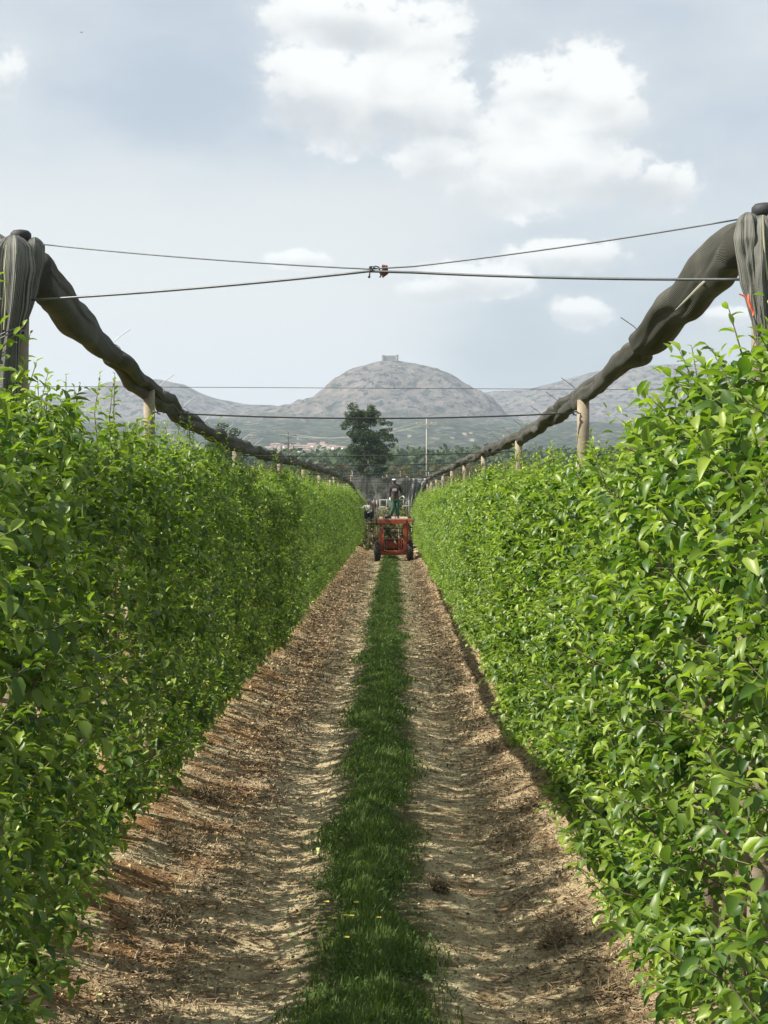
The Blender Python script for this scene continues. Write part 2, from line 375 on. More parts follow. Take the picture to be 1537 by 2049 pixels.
ridge('right_mountain', [(500,900),(800,830),(900,800),(960,786),(1040,777),(1110,765),(1180,745),(1240,733),(1310,726),(1420,726),(1500,728),(1700,720),(2000,760),(2400,820)], 5600, 1700, M_ridge, 600, 2400, seed=5)
FOOT = ridge('foothills', [(-900,855),(0,850),(300,842),(430,838),(500,848),(560,842),(640,848),(720,838),(800,842),(900,836),(960,846),(1060,850),(1150,842),(1300,850),(1600,848),(2400,860)], 3900, 2300, M_foot, -900, 2400, ncol=300, nrow=70, seed=8, amp=0.5)
# castle on the summit
M_castle = simple('castle_stone', (0.22, 0.19, 0.155), 0.9, var=0.2, scale=0.2)
cz = CAM_H+(VY-722)*sc
ct = empty('castle', (cxh+1, HD, cz-3)); tag(ct, 'ruined square stone castle on the bare summit of the hill', 'castle')
w2 = 19.0
for a, (ox, oy) in enumerate([(0, -w2), (0, w2), (-w2, 0), (w2, 0)]):
    sx, sy = (2*w2, 2.2) if ox == 0 else (2.2, 2*w2-2.4)
    b = MB().box((ox, oy, 7.2), (sx, sy, 14.4))
    b.build('wall', M_castle, ct)
    mb = MB()
    for k in range(11):
        t = -w2+2+k*(2*w2-4)/10
        if ox == 0: mb.box((t, oy, 15.0), (1.7, 1.2, 1.25))
        else: mb.box((ox, t, 15.0), (1.2, 1.7, 1.25))
    mb.build('battlement', M_castle, ct)['kind'] = 'stuff'
for (ox, oy, h) in [(-w2, -w2, 16.2), (w2, -w2, 16.8), (-w2, w2, 15.8), (w2, w2, 16.4)]:
    MB().lathe([(3.9, 0), (3.6, h-2), (3.9, h-1.9), (3.9, h)], 14, Matrix.Translation((ox, oy, 0))).build('tower', M_castle, ct, smooth=False)
# ------------------------------------------------------------------ far village
M_wallw = simple('pale_render', (0.62, 0.58, 0.52), 0.9, var=0.08, scale=0.2)
M_wallp = simple('pink_render', (0.42, 0.33, 0.28), 0.9, var=0.1, scale=0.2)
M_roof = simple('clay_roof', (0.27, 0.17, 0.13), 0.9, var=0.15, scale=0.3)
M_white = simple('white_sheet_roof', (0.72, 0.73, 0.73), 0.6, var=0.05, scale=0.3)
from mathutils.bvhtree import BVHTree
bpy.context.view_layer.update()
def bvh(o): return BVHTree.FromPolygons([v.co.copy() for v in o.data.vertices], [tuple(p.vertices) for p in o.data.polygons])
trees_ = [bvh(FOOT), bvh(bpy.data.objects['ground']), bvh(bpy.data.objects['castle_hill'])]
def land(px, py):
    o = Vector((0, 0, CAM_H)); d = (P(px, py, 100.0)-o).normalized(); best = None
    for b in trees_:
        h = b.ray_cast(o+d*400, d)
        if h[0] is not None and (best is None or h[0].y < best.y): best = h[0]
    return best if best is not None else P(px, py, 3200)
def house(px, py, d, w, h, dep, wm, label, rz=0.0, flat=False):
    p = land(px, py+2); d = p.y; t = empty('village_house', (p.x, d, p.z), rz)
    tag(t, label, 'house', 'village houses at the foot of the hill')
    MB().box((0, 0, h/2-1.5), (w, dep, h+3)).build('wall', wm, t)
    mb = MB()
    if flat: mb.box((0, 0, h+0.25), (w+0.4, dep+0.4, 0.5)); mb.build('roof', M_wallp, t)
    else:
        hw, hd = w/2+0.4, dep/2+0.4
        mb.add([(-hw,-hd,h),(hw,-hd,h),(hw,hd,h),(-hw,hd,h),(-hw,0,h+dep*0.22),(hw,0,h+dep*0.22)], [(0,1,5,4),(2,3,4,5),(0,4,3),(1,2,5),(0,3,2,1)])
        mb.build('roof', M_roof, t)
    if d < 3000:
        k = max(2, int(w/4))
        for i in range(k): MB().box((-w/2+(i+.5)*w/k, -dep/2-0.01, h*0.45), (1.0, 0.12, 1.5)).build('window', M_black, t)
    return t
vr = random.Random(3)
kinds = [('white house with a clay tiled roof in the far village', M_wallw, False), ('pink house with a clay tiled roof in the far village', M_wallp, False), ('long white flat-roofed building above the village houses', M_wallw, True)]
vrow = [(556,902),(566,905),(575,899),(585,904),(596,900),(604,905),(612,899),(622,903),(632,901),(640,905),(648,899),(657,903),(665,900),(674,904),(683,901),(690,905),(560,896),(590,895),(625,896),(647,894),(540,903),(550,898),(574,907),(616,907),(660,908)]
place = ['left end behind the dark pole', 'beside the dark pole', 'in the middle of the village', 'right of the village middle', 'next to the big tree']
for i, (px, py) in enumerate(vrow):
    k = 1 if vr.random() < 0.5 else 0
    z = place[min(4, int((px-540)/31))]
    house(px, py-1, 2500+vr.uniform(-120, 120), vr.uniform(10, 17), vr.uniform(6, 9), vr.uniform(8, 10), kinds[k][1], ('white' if k == 0 else 'pink')+' clay-roofed house in the village, '+z, vr.uniform(-.5, .5))
house(661, 897, 2400, 13, 4, 12, M_wallw, kinds[2][0], 0.0, True)
for (px, py, w, lb) in [(893,903,34,'long pale greenhouse just right of the big tree'),(1000,905,60,'long white greenhouse roof right of the tall utility pole'),(1062,906,30,'short white shed furthest right on the plain')]:
    p = land(px, py+1); t = empty('greenhouse', (p.x, p.y, p.z)); tag(t, lb, 'greenhouse')
    MB().box((0, 0, -4), (w, 14, 12)).build('wall', M_wallw, t); mb = MB()
    nb = 1
    for i in range(nb):
        x0 = -w/2+i*w/nb; x1 = x0+w/nb
        mb.add([(x0,-7.1,2.02),(x1,-7.1,2.02),((x0+x1)/2,-7.1,3.6),(x0,7.1,2.02),(x1,7.1,2.02),((x0+x1)/2,7.1,3.6)], [(0,1,2),(5,4,3),(0,2,5,3),(1,4,5,2),(0,3,4,1)])
    mb.build('roof', M_white, t)
for i, (px, py) in enumerate([(930,868),(942,866),(905,876),(945,880),(1010,872),(470,868),(452,872),(820,872),(600,878)]):
    house(px, py, 3250, vr.uniform(6, 9), 3.5, 6, M_wallp, 'pale farmhouse on the green slope, '+['nearest under the castle hill','upper one of a close pair','small one above the greenhouses','second of a close pair','furthest right','left above the left row','furthest left','just right of the big tree','above the village'][i], vr.uniform(-.4, .4), True)
# ------------------------------------------------------------------ scattered-leaf trees, beyond the orchard
M_dtree = leaf_mat('eucalyptus_leaf', (0.028, 0.052, 0.022), (0.07, 0.105, 0.045), (0.06, 0.085, 0.045), trans=0.15, gloss=0.1, rough=0.7)
M_dbush = leaf_mat('bush_leaf', (0.055, 0.085, 0.028), (0.13, 0.16, 0.055), (0.09, 0.12, 0.05), trans=0.2, gloss=0.1, rough=0.7)
M_scrub = leaf_mat('scrub_leaf', (0.07, 0.075, 0.035), (0.17, 0.145, 0.08), (0.12, 0.12, 0.07), trans=0.15, gloss=0.1, rough=0.8)
M_dbark = simple('pale_bark', (0.30, 0.26, 0.21), 0.9, var=0.25, scale=1.5)
def clump_leaves(centres, radii, per, size, rnd, flat=0.75):
    """many small leaf-sprays through ellipsoids; returns V, F, tint"""
    Vs = []; ts = []
    for (c, r), k in zip(zip(centres, radii), per):
        u = rnd.normal(size=(k, 3)); u /= np.linalg.norm(u, axis=1, keepdims=True)
        rad = rnd.uniform(0.35, 1.08, (k, 1))**0.6
        p = np.array(c)+u*rad*np.array(r)*np.array([1, 1, flat])
        a = rnd.normal(size=(k, 3)); a /= np.linalg.norm(a, axis=1, keepdims=True)
        b = np.cross(a, rnd.normal(size=(k, 3))); b /= np.linalg.norm(b, axis=1, keepdims=True)
        L = size*rnd.uniform(0.6, 1.4, (k, 1))
        Vs.append(np.stack([p-a*L*.5, p+b*L*.3, p+a*L*.5, p-b*L*.3], 1).reshape(-1, 3))
        ts.append(np.repeat(np.clip(rnd.uniform(0, 1, k)*0.6+0.35*(u[:, 2]*0.5+0.5), 0, 1), 4))
    V = np.concatenate(Vs); n_ = len(V)//4
    return V, [np.arange(n_*4).reshape(-1, 4)], np.concatenate(ts)
def cloud_tree(name, base, clumps, label, cat, mat, leaf=0.35, dens=260, trunk=None, group=None, seed=0):
    rnd = np.random.default_rng(seed+11)
    t = empty(name, base); tag(t, label, cat, group)
    cs = [c[:3] for c in clumps]; rs = [(c[3],)*3 for c in clumps]
    per = [int(dens*c[3]**2) for c in clumps]
    V, Fq, tt = clump_leaves(cs, rs, per, leaf, rnd)
    obj('crown', mk_mesh('crown', V, Fq, mat, smooth=False, attr=tt), t)
    mb = MB()
    for pts, r0, r1 in (trunk or []):
        k = len(pts); mb.tube(pts, [r0+(r1-r0)*i/(k-1) for i in range(k)], 7)
    if trunk: mb.build('trunk', M_dbark, t, smooth=True)
    return t
# the big tree: clumps placed from the photo's outline
TD = 250.0; ts_ = TD/F
bx0 = (738-VX)*ts_; bz = far_z(TD)
def tp(px, py, dy=0.0): return ((px-738)*ts_, dy, CAM_H+(VY-py)*ts_-bz)
rb = random.Random(5); cl_ = []
outline = [(725,855,26),(745,893,24),(720,880,20),(752,925,20),(733,830,20),(762,868,18),(738,905,24),(722,915,18),(722,826,20),(745,820,12),(708,838,20),(733,842,26),(752,838,14),(700,856,17),(722,868,20),(748,862,24),(772,856,13),(765,878,20),(782,884,13),(730,892,20),(712,905,17),(703,914,11),(735,918,22),(760,904,20),(772,914,14),(745,936,20),(722,940,14),(765,935,12),(790,880,6),(776,848,5)]
for (px, py, r) in outline:
    for k in range(7):
        rr = r*ts_*rb.uniform(0.22, 0.62)
        q = tp(px+rb.uniform(-.85, .85)*r, py+rb.uniform(-.8, .8)*r, rb.uniform(-1, 1)*1.8)
        cl_.append((*q, rr))
tr = [([tp(735,1000), tp(733,945), tp(730,915), tp(722,885), tp(716,860)], .20, .06), ([tp(733,950), tp(742,905), tp(746,870), tp(735,830)], .17, .05), ([tp(742,905), tp(765,890), tp(778,870)], .1, .04)]
cloud_tree('eucalyptus_tree', (bx0, TD, bz), cl_, 'tall dark green tree with open crown standing alone beyond the row end', 'tree', M_dtree, leaf=0.24, dens=330, trunk=tr, seed=1)
def round_tree(name, px, pytop, d, wpx, label, mat, group, seed, leaf=None, hmin=.30, nclump=16):
    s = d/F; base_z = far_z(d); H = CAM_H+(VY-pytop)*s-base_z; w = wpx*s/2; r_ = random.Random(seed); cl2 = []
    for k in range(nclump):
        u = r_.uniform(-.8, .8); h = r_.uniform(hmin, 0.92)
        env = math.sqrt(max(0.05, 1-((h-0.55)/0.55)**2))
        cl2.append((u*w*env, r_.uniform(-.7, .7)*w*env, h*H, w*r_.uniform(.26, .42)*(1 if hmin > .2 else .9)))
    tk = [([(0, 0, 0), (0.05*w, 0, H*.35), (-0.1*w, 0, H*.7)], 0.035*H, 0.01*H)]
    lf = leaf or max(0.25, 0.9*s*2)
    return cloud_tree(name, ((px-VX)*s, d, base_z), cl2, label, 'tree', mat, leaf=lf, dens=int(34/(lf*lf)*0.55), trunk=tk, group=group, seed=seed)
round_tree('pine_tree', 448, 840, 240, 78, 'dark bushy tree behind the left net roll, left of the village', M_dtree, None, 21, nclump=26)
round_tree('pine_tree', 478, 868, 250, 50, 'lower dark tree beside the bushy tree behind the left net roll', M_dtree, None, 22, nclump=14)
round_tree('poplar_tree', 668, 924, 200, 22, 'small bright green tree between the left net roll and the big tree', M_dbush, None, 23)
rt = random.Random(9); k = 0
for px in range(520, 1110, 26):
    d = rt.uniform(290, 420); k += 1
    if 720 < px < 760: continue
    nm = ('left of the tall eucalyptus' if px < 740 else 'between eucalyptus and tall pole' if px < 850 else 'right of the tall utility pole')
    round_tree('brown_tree', px+rt.uniform(-6, 6), rt.uniform(921, 932), d, rt.uniform(34, 56), 'low olive tree '+nm, M_scrub if rt.random() < 0.65 else M_dbush, 'thicket trees '+nm, 100+k, nclump=12)
# dark far woodland: reads as one mass
def woodland(name, d0, d1, px0, px1, n_, hgt, seed, mat, leaf):
    rnd = np.random.default_rng(seed); cs = []; rs = []
    for i in range(n_):
        d = rnd.uniform(d0, d1); px = rnd.uniform(px0, px1); r = hgt*rnd.uniform(.35, .6)
        cs.append(((px-VX)*d/F, d, far_z(d)+hgt*rnd.uniform(.4, .75))); rs.append((r*1.3, r*1.3, r*1.2))
    V, Fq, tt = clump_leaves(cs, rs, [60]*n_, leaf, rnd)
    tag(obj(name, mk_mesh(name, V, Fq, mat, smooth=False, attr=tt)), 'dark green belt of woodland across the plain below the village', 'woodland', kind='stuff')
woodland('woodland', 800, 1100, 200, 1500, 620, 15.5, 4, M_dtree, 3.6)
def undergrowth():
    r_ = np.random.default_rng(31); cs = []; rs = []
    for i in range(150):
        d = r_.uniform(90, 118); px = r_.uniform(670, 900); rr = r_.uniform(.35, .75)
        cs.append(((px-VX)*d/F, d, far_z(d)+r_.uniform(.1, .9)*(1+(d-90)/28))); rs.append((rr*1.3, rr, rr))
    V, Fq, tt = clump_leaves(cs, rs, [170]*150, .12, r_)
    tag(obj('undergrowth', mk_mesh('undergrowth', V, Fq, M_scrub, smooth=False, attr=tt)), 'tangled olive undergrowth closing the alley below the end net', 'undergrowth', kind='stuff')
undergrowth()
rnd = random.Random(12)
for i in range(16):       # bushes just behind the end net
    px = 690+i*12+rnd.uniform(-4, 4); d = rnd.uniform(112, 150)
    nm = 'left' if i < 6 else 'middle' if i < 11 else 'right'
    round_tree('bush', px, rnd.uniform(958, 985) if i not in (6,) else 962, d, rnd.uniform(26, 40), 'scrubby bush behind the hanging end net, '+nm+' part', M_scrub if rnd.random() < .6 else M_dbush, 'bushes behind the end net, '+nm, 300+i, nclump=18, hmin=.08)
for i in range(15):
    px = 706+i*11+rnd.uniform(-5, 5)
    round_tree('bush', px, rnd.uniform(1014, 1034), rnd.uniform(83.5, 87), rnd.uniform(30, 42), 'low tangled bush at the row end beneath the hanging net, '+('left' if i < 4 else 'right')+' half', M_scrub if i % 3 else M_dbush, 'low bushes beneath the end net, '+('left' if i < 4 else 'right'), 340+i, nclump=16, leaf=.13, hmin=.05)
# ------------------------------------------------------------------ utility poles and power lines
M_polew = simple('pole_concrete', (0.42, 0.39, 0.34), 0.85, var=0.15, scale=2)
M_poled = simple('pole_tarred', (0.075, 0.07, 0.065), 0.85, var=0.2, scale=2)
def upole(px, ytop, d, mat, arms, label, rpx=2.3):
    s = d/F; base_z = far_z(d); top = CAM_H+(VY-ytop)*s; H = top-base_z; x = (px-VX)*s
    t = empty('utility_pole', (x, d, base_z)); tag(t, label, 'utility pole', 'utility poles on the plain')
    MB().tube([(0, 0, 0), (0, 0, H)], [rpx*s*0.62, rpx*s*0.42], 10).build('pole', mat, t, smooth=True)
    ends = []
    for (yy, wpx) in arms:
        z = CAM_H+(VY-yy)*s-base_z; w = wpx*s
        MB().box((0, -0.16, z), (w, 0.14, 0.16)).build('crossarm', mat, t)
        b = MB(); b.tube([(-w*.26, -0.16, z), (0, -0.12, z-w*.2)], 0.05, 5); b.tube([(w*.26, -0.16, z), (0, -0.12, z-w*.2)], 0.05, 5); b.build('brace', mat, t)
        for k in (-1, -.55, .55, 1):
            MB().lathe([(0.05, 0.08), (0.09, .16), (0.06, .22), (0.09, .3), (0.04, .38)], 8, Matrix.Translation((k*w*.48, -0.16, z))).build('insulator', M_polew, t)
            ends.append(Vector((x+k*w*.48, d-.16, base_z+z+.36)))
    return t, ends
_, eR = upole(853.5, 838, 300, M_polew, [(849, 40)], 'tall pale utility pole with one crossarm, right of the big tree')
_, eL = upole(577, 864, 420, M_poled, [(872, 35), (887, 32)], 'dark utility pole with two crossarms above the left net roll')
def cable(name, a, b, sag, r, mat, label=None, cat='cable', group=None, n_=16, parent=None):
    a, b = Vector(a), Vector(b)
    pts = [a.lerp(b, i/n_)-Vector((0, 0, sag*4*(i/n_)*(1-i/n_))) for i in range(n_+1)]
    o = MB().tube(pts, r, 6).build(name, mat, parent, smooth=True)
    if parent is None: tag(o, label, cat, group)
    return o
for i in range(4):
    cable('power_line', eR[i], P(1130+i*14, 858+i*3, 520), 1.2, 0.016, M_polew, 'thin pale power line running right from the tall pole', 'power line', 'power lines right of the tall pole')
    cable('power_line', eR[i], eL[i], 1.8, 0.016, M_polew, 'thin power line from the tall pole past the big tree', 'power line', 'power lines between the two utility poles')
# ------------------------------------------------------------------ apple trees
def leaf_template(fine=True, curl=0.35, fold=0.16, seed=0):
    r_ = random.Random(seed)
    if fine:
        t = [0, .2, .48, .78, 1.0]; w = [0, .15, .235, .165, 0]
        V = []; tw = r_.uniform(-.15, .15)
        for a in t: V.append((tw*a*a*.4, a*(1-.1*curl*a), -curl*a*a*.9+.10*a))
        for a, b in list(zip(t, w))[1:4]:
            z = -curl*a*a*.9+.10*a+fold*b*1.6; V.append((-b+tw*a*a*.4, a*(1-.1*curl*a), z+r_.uniform(-.02, .02)))
        for a, b in list(zip(t, w))[1:4]:
            z = -curl*a*a*.9+.10*a+fold*b*1.6; V.append((b+tw*a*a*.4, a*(1-.1*curl*a), z+r_.uniform(-.02, .02)))
        Ft = np.array([(0,1,5),(4,7,3),(0,8,1),(4,3,10)]); Fq = np.array([(1,2,6,5),(2,3,7,6),(1,8,9,2),(2,9,10,3)])
        return np.array(V), Ft, Fq
    V = np.array([(0,0,0),(0,.48,-.12*curl),(0,1,-.8*curl),(-.235,.5,.02),(.235,.5,.02)])
    return V, np.array([(0,1,3),(2,3,1),(0,4,1),(2,1,4)]), None
TF = [leaf_template(True, c, f, i) for i, (c, f) in enumerate([(.2, .35), (.4, .5), (.6, .4), (.85, .6)])]
TC = [leaf_template(False, c) for c in (.3, .6)]
def gen_crown(seed, dense=1.0):
    """leaf frames of one tree: position, side, along, normal, length, tint; + twig paths"""
    r_ = random.Random(seed); out = []; twigs = []
    nsh = int(470*dense)
    def shoot(p, d, L, k, s0=0.081, young=0.0):
        p = Vector(p); d = Vector(d).normalized(); pts = [p.copy()]; ph = r_.uniform(0, 6.28)
        for i in range(k):
            t = (i+1)/k
            d = (d+Vector((r_.uniform(-.12, .12), r_.uniform(-.12, .12), .07))).normalized()
            p = p+d*(L/k); pts.append(p.copy()); ph += 2.4
            a1 = d.orthogonal().normalized(); a2 = d.cross(a1)
            side = a1*math.cos(ph)+a2*math.sin(ph)
            tipf = max(0, t-.55)/.45
            ax = (side*(1-.45*tipf)+d*(.45+.5*tipf)+Vector((0, 0, -.30+.35*tipf))+Vector((r_.gauss(0, .2), r_.gauss(0, .2), r_.gauss(0, .15)))).normalized()
            nr = Vector((r_.gauss(0, .35), r_.gauss(0, .35), 1.0))+d*.3
            sd = ax.cross(nr).normalized(); nn = sd.cross(ax).normalized()
            Lf = s0*(1-.45*tipf)*r_.uniform(.55, 1.3)
            tint = min(1, max(0, r_.uniform(-.15, .55)+young*.5+.75*tipf*r_.uniform(.4, 1)))
            out.append((p.copy(), sd, ax, nn, Lf, tint))
        twigs.append(pts)
    hole = [(r_.uniform(-.5, .5), r_.uniform(.5, 2.4), r_.uniform(.10, .21)) for _ in range(9)]
    def hw(z, y):
        b = 0.37-0.05*(z/3)+0.06*math.sin(z*4.3+seed)+0.05*math.sin(y*7+seed*2+z*2)
        if z < .7: b *= 0.7+0.3*(z/.7)
        if z > 2.2: b *= max(.3, 1-(z-2.2)*1.3)
        return b
    for i in range(nsh):
        u = r_.random(); y = r_.uniform(-.55, .55)
        if u < 0.66:
            sx = 1 if r_.random() < .6 else -1; z = r_.uniform(.47, 2.55)
            if any((y-h[0])**2+(z-h[1])**2 < h[2]**2 for h in hole): continue
            x = sx*hw(z, y)*r_.uniform(.45, .85)
            d = (sx*r_.uniform(.5, 1.1), r_.uniform(-.7, .7), r_.uniform(-.25, .9))
            shoot((x, y, z), d, r_.uniform(.12, .26), r_.randint(6, 10))
        elif u < 0.86:
            z = r_.uniform(.5, 2.5)
            if any((y-h[0])**2+(z-h[1])**2 < (h[2]*.8)**2 for h in hole): continue
            shoot((r_.uniform(-.25, .25), y, z), (r_.uniform(-1, 1), r_.uniform(-1, 1), r_.uniform(-.2, .8)), r_.uniform(.12, .24), r_.randint(5, 8), .07)
        elif u < 0.94:
            z = r_.uniform(2.2, 2.58); shoot((r_.uniform(-.2, .2), y, z), (r_.uniform(-.5, .5), r_.uniform(-.5, .5), 1.0), r_.uniform(.14, .30), r_.randint(7, 11), .068, .3)
        else:
            z = r_.uniform(.46, .62); sx = r_.choice((-1, 1, 1)); shoot((sx*r_.uniform(.1, .3), y, z), (sx*.6, r_.uniform(-.6, .6), -.5), r_.uniform(.12, .2), r_.randint(6, 9))
    for i in range(8):      # tall leaders that stand above the hedge
        y = r_.uniform(-.5, .5); shoot((r_.uniform(-.12, .18), y, 2.45), (r_.uniform(-.2, .2), r_.uniform(-.2, .2), 1), r_.uniform(.22, .52), r_.randint(9, 15), .066, .35)
    for i in range(5):      # long shoots leaning out into the alley
        z = r_.uniform(.4, 2.4); shoot((hw(z, 0)*.7, r_.uniform(-.5, .5), z), (1, r_.uniform(-.5, .5), r_.uniform(-.1, .9)), r_.uniform(.28, .42), r_.randint(10, 13), .08)
    return out, twigs
def leaves_mesh(name, frames, templ, mat):
    n_ = len(frames); r_ = np.random.default_rng(n_)
    Pp = np.array([f[0] for f in frames]); Sd = np.array([f[1] for f in frames]); Ax = np.array([f[2] for f in frames]); Nn = np.array([f[3] for f in frames])
    Lf = np.array([f[4] for f in frames]); Tt = np.array([f[5] for f in frames]); ch = r_.integers(0, len(templ), n_)
    Vs = []; Fs = []; As = []; b = 0
    for ti, (T, Ft, Fq) in enumerate(templ):
        sel = np.where(ch == ti)[0]
        if not len(sel): continue
        V = (T[None, :, 0:1]*Sd[sel][:, None]+T[None, :, 1:2]*Ax[sel][:, None]+T[None, :, 2:3]*Nn[sel][:, None])*Lf[sel][:, None, None]+Pp[sel][:, None]
        k = len(T); off = (np.arange(len(sel))*k+b)[:, None, None]
        Fs.append((Ft[None]+off).reshape(-1, 3))
        if Fq is not None: Fs.append((Fq[None]+off).reshape(-1, 4))
        Vs.append(V.reshape(-1, 3)); As.append(np.repeat(Tt[sel], k)); b += len(sel)*k
    return mk_mesh(name, np.concatenate(Vs), Fs, mat, attr=np.concatenate(As))
def trunk_mesh(seed, twigs, full=True):
    r_ = random.Random(seed); mb = MB()
    pts = [(0, 0, -.25), (0, 0, .02), (r_.uniform(-.02, .02), 0, .12), (.01, r_.uniform(-.03, .03), .26), (r_.uniform(-.03, .03), 0, .8), (r_.uniform(-.04, .04), r_.uniform(-.04, .04), 1.6), (0, 0, 2.1), (0, 0, 2.5)]
    mb.tube(pts, [.068, .06, .062, .045, .04, .032, .018, .008], 9)
    for i in range(12 if full else 5):
        z = r_.uniform(.45, 2.2); a = r_.uniform(0, 6.28); l = r_.uniform(.25, .45)
        mb.tube([(0, 0, z), (math.cos(a)*l*.4, math.sin(a)*l*.5, z+.06), (math.cos(a)*l*.8, math.sin(a)*l, z+.2*r_.random())], [.017, .012, .006], 6)
    tw_ = MB()
    if full:
        for t in twigs[::2]: tw_.tube([t[0], t[len(t)//2], t[-1]], [.0032, .0026, .0014], 3, cap=False)
        for t in twigs[-9:]: tw_.tube([t[0], t[len(t)//2], t[-1]], [.004, .0032, .0015], 4, cap=False)
    me = bpy.data.meshes.new('trunk'); me.from_pydata(mb.v, [], mb.f); me.materials.append(M_bark); me.shade_smooth(); me.update()
    if not full: return me, None
    m2 = bpy.data.meshes.new('twigs'); m2.from_pydata(tw_.v, [], tw_.f); m2.materials.append(M_twigb); m2.shade_smooth(); m2.update()
    return me, m2
NEARV, FARV, NSEP = 9, 6, 150
leaf_meshes = []
for ti in range(4):
    for tint in (.08, .28, .75):
        T, Ft, Fq = TF[ti]; leaf_meshes.append((ti, tint, mk_mesh('leaf', T, [Ft, Fq], M_leaf, attr=np.full(len(T), tint))))
near = []
for s in range(NEARV):
    fr, tw = gen_crown(40+s, 1.12)
    score = [(-(f[0].x+.35*(f[4]/.08)+random.Random(i).uniform(0, .12)), i) for i, f in enumerate(fr)]
    score.sort(); sep_ids = {i for _, i in score[:NSEP]}
    crown = leaves_mesh('crown', [f for i, f in enumerate(fr) if i not in sep_ids], TF, M_leaf)
    sep_l = []
    for i in sorted(sep_ids):
        p, sd, ax, nn, L, ti = fr[i]
        M = Matrix((( *(sd*L), 0), (*(ax*L), 0), (*(nn*L), 0), (p.x, p.y, p.z, 1))).transposed()
        lm = min(leaf_meshes, key=lambda q: abs(q[1]-ti)+.01*((i+q[0]) % 4))
        sep_l.append((lm[2], M))
    near.append((crown, trunk_mesh(s, tw), sep_l))
far = []
for s in range(FARV):
    fr, tw = gen_crown(80+s, .92)
    far.append((leaves_mesh('crown', fr, TC, M_leaf), trunk_mesh(30+s, tw, False)))
POST_D = [None, 13.3, 20.5, 28.2, 36, 43.7, 51.4, 59, 66.6, 74.2]
def bay(y, side):
    ds = [8.5 if side < 0 else 6.95]+POST_D[1:]
    k = sum(1 for d in ds if d < y)
    names = ['first', 'second', 'third', 'fourth', 'fifth', 'sixth', 'seventh', 'eighth', 'ninth', 'tenth']
    s = 'left' if side < 0 else 'right'
    if k == 0: return f'leafy apple tree in the {s} row in front of the net-draped post'
    if k >= len(ds): return f'leafy apple tree in the {s} row beyond its last visible post'
    return f'leafy apple tree in the {s} row between its {names[k-1]} and {names[k]} posts'
ra = random.Random(77)
def apple(x, y, side, sep, label, group, variant=None):
    sc_ = ra.uniform(.95, 1.04)
    t = empty('apple_tree', (x+ra.uniform(-.07, .07), y, gz(x, y)-((0.02+.20*max(0, min(1, (10.4-y)/2))) if side < 0 else 0.15)), (0 if side < 0 else PI)+ra.uniform(-.1, .1)); hk = 1.0+(.15 if side < 0 else .04)*max(0, min(1, (12-y)/4)); t.scale = (sc_*ra.uniform(.88, 1.16)*((1.0+.22*max(0, min(1, (10.4-y)/2))) if side < 0 else 1.12), sc_, sc_*hk*ra.uniform(.94, 1.07))
    tag(t, label, 'apple tree', group)
    if sep:
        crown, trunk, sl = near[variant]
        c = obj('crown', crown, t); obj('trunk', trunk[0], t); obj('twigs', trunk[1], t)['kind'] = 'stuff'
        for lm, M in sl:
            o = bpy.data.objects.new('leaf', lm); C.objects.link(o); o.parent = c; o.matrix_local = M
    else:
        crown, trunk = far[ra.randrange(FARV)]
        obj('crown', crown, t); obj('trunk', trunk[0], t)
for side, x in ((-1, XL), (1, XR)):
    y = 5.9 if side < 0 else 5.3; k = 0; order = []; last = ''
    while y < 92:
        if not order: order = list(range(NEARV)); ra.shuffle(order)
        nr = y < 27
        lb = bay(y, side)
        nth = ['first', 'second', 'third', 'fourth', 'fifth', 'sixth', 'seventh', 'eighth', 'ninth', 'tenth', 'eleventh']
        if lb != last: k = 0; last = lb
        grp = lb.replace('leafy apple tree', 'apple trees')
        if nr: lb = lb.replace('leafy apple tree', nth[min(k, 10)]+' apple tree ', 1).replace(' tree  ', ' tree ').strip()
        apple(x, y, side, nr, lb, grp, order.pop() if nr else None)
        y += ra.uniform(.84, .96) if nr else ra.uniform(.95, 1.05); k += 1
for side, x in ((-1, XL-3.5), (1, XR+3.5)):
    y = 34
    while y < 92:
        s = 'left' if side < 0 else 'right'
        apple(x, y, side, False, f'apple tree top showing in the next row beyond the {s} hedge', f'apple trees of the next row beyond the {s} hedge'); y += 1.15
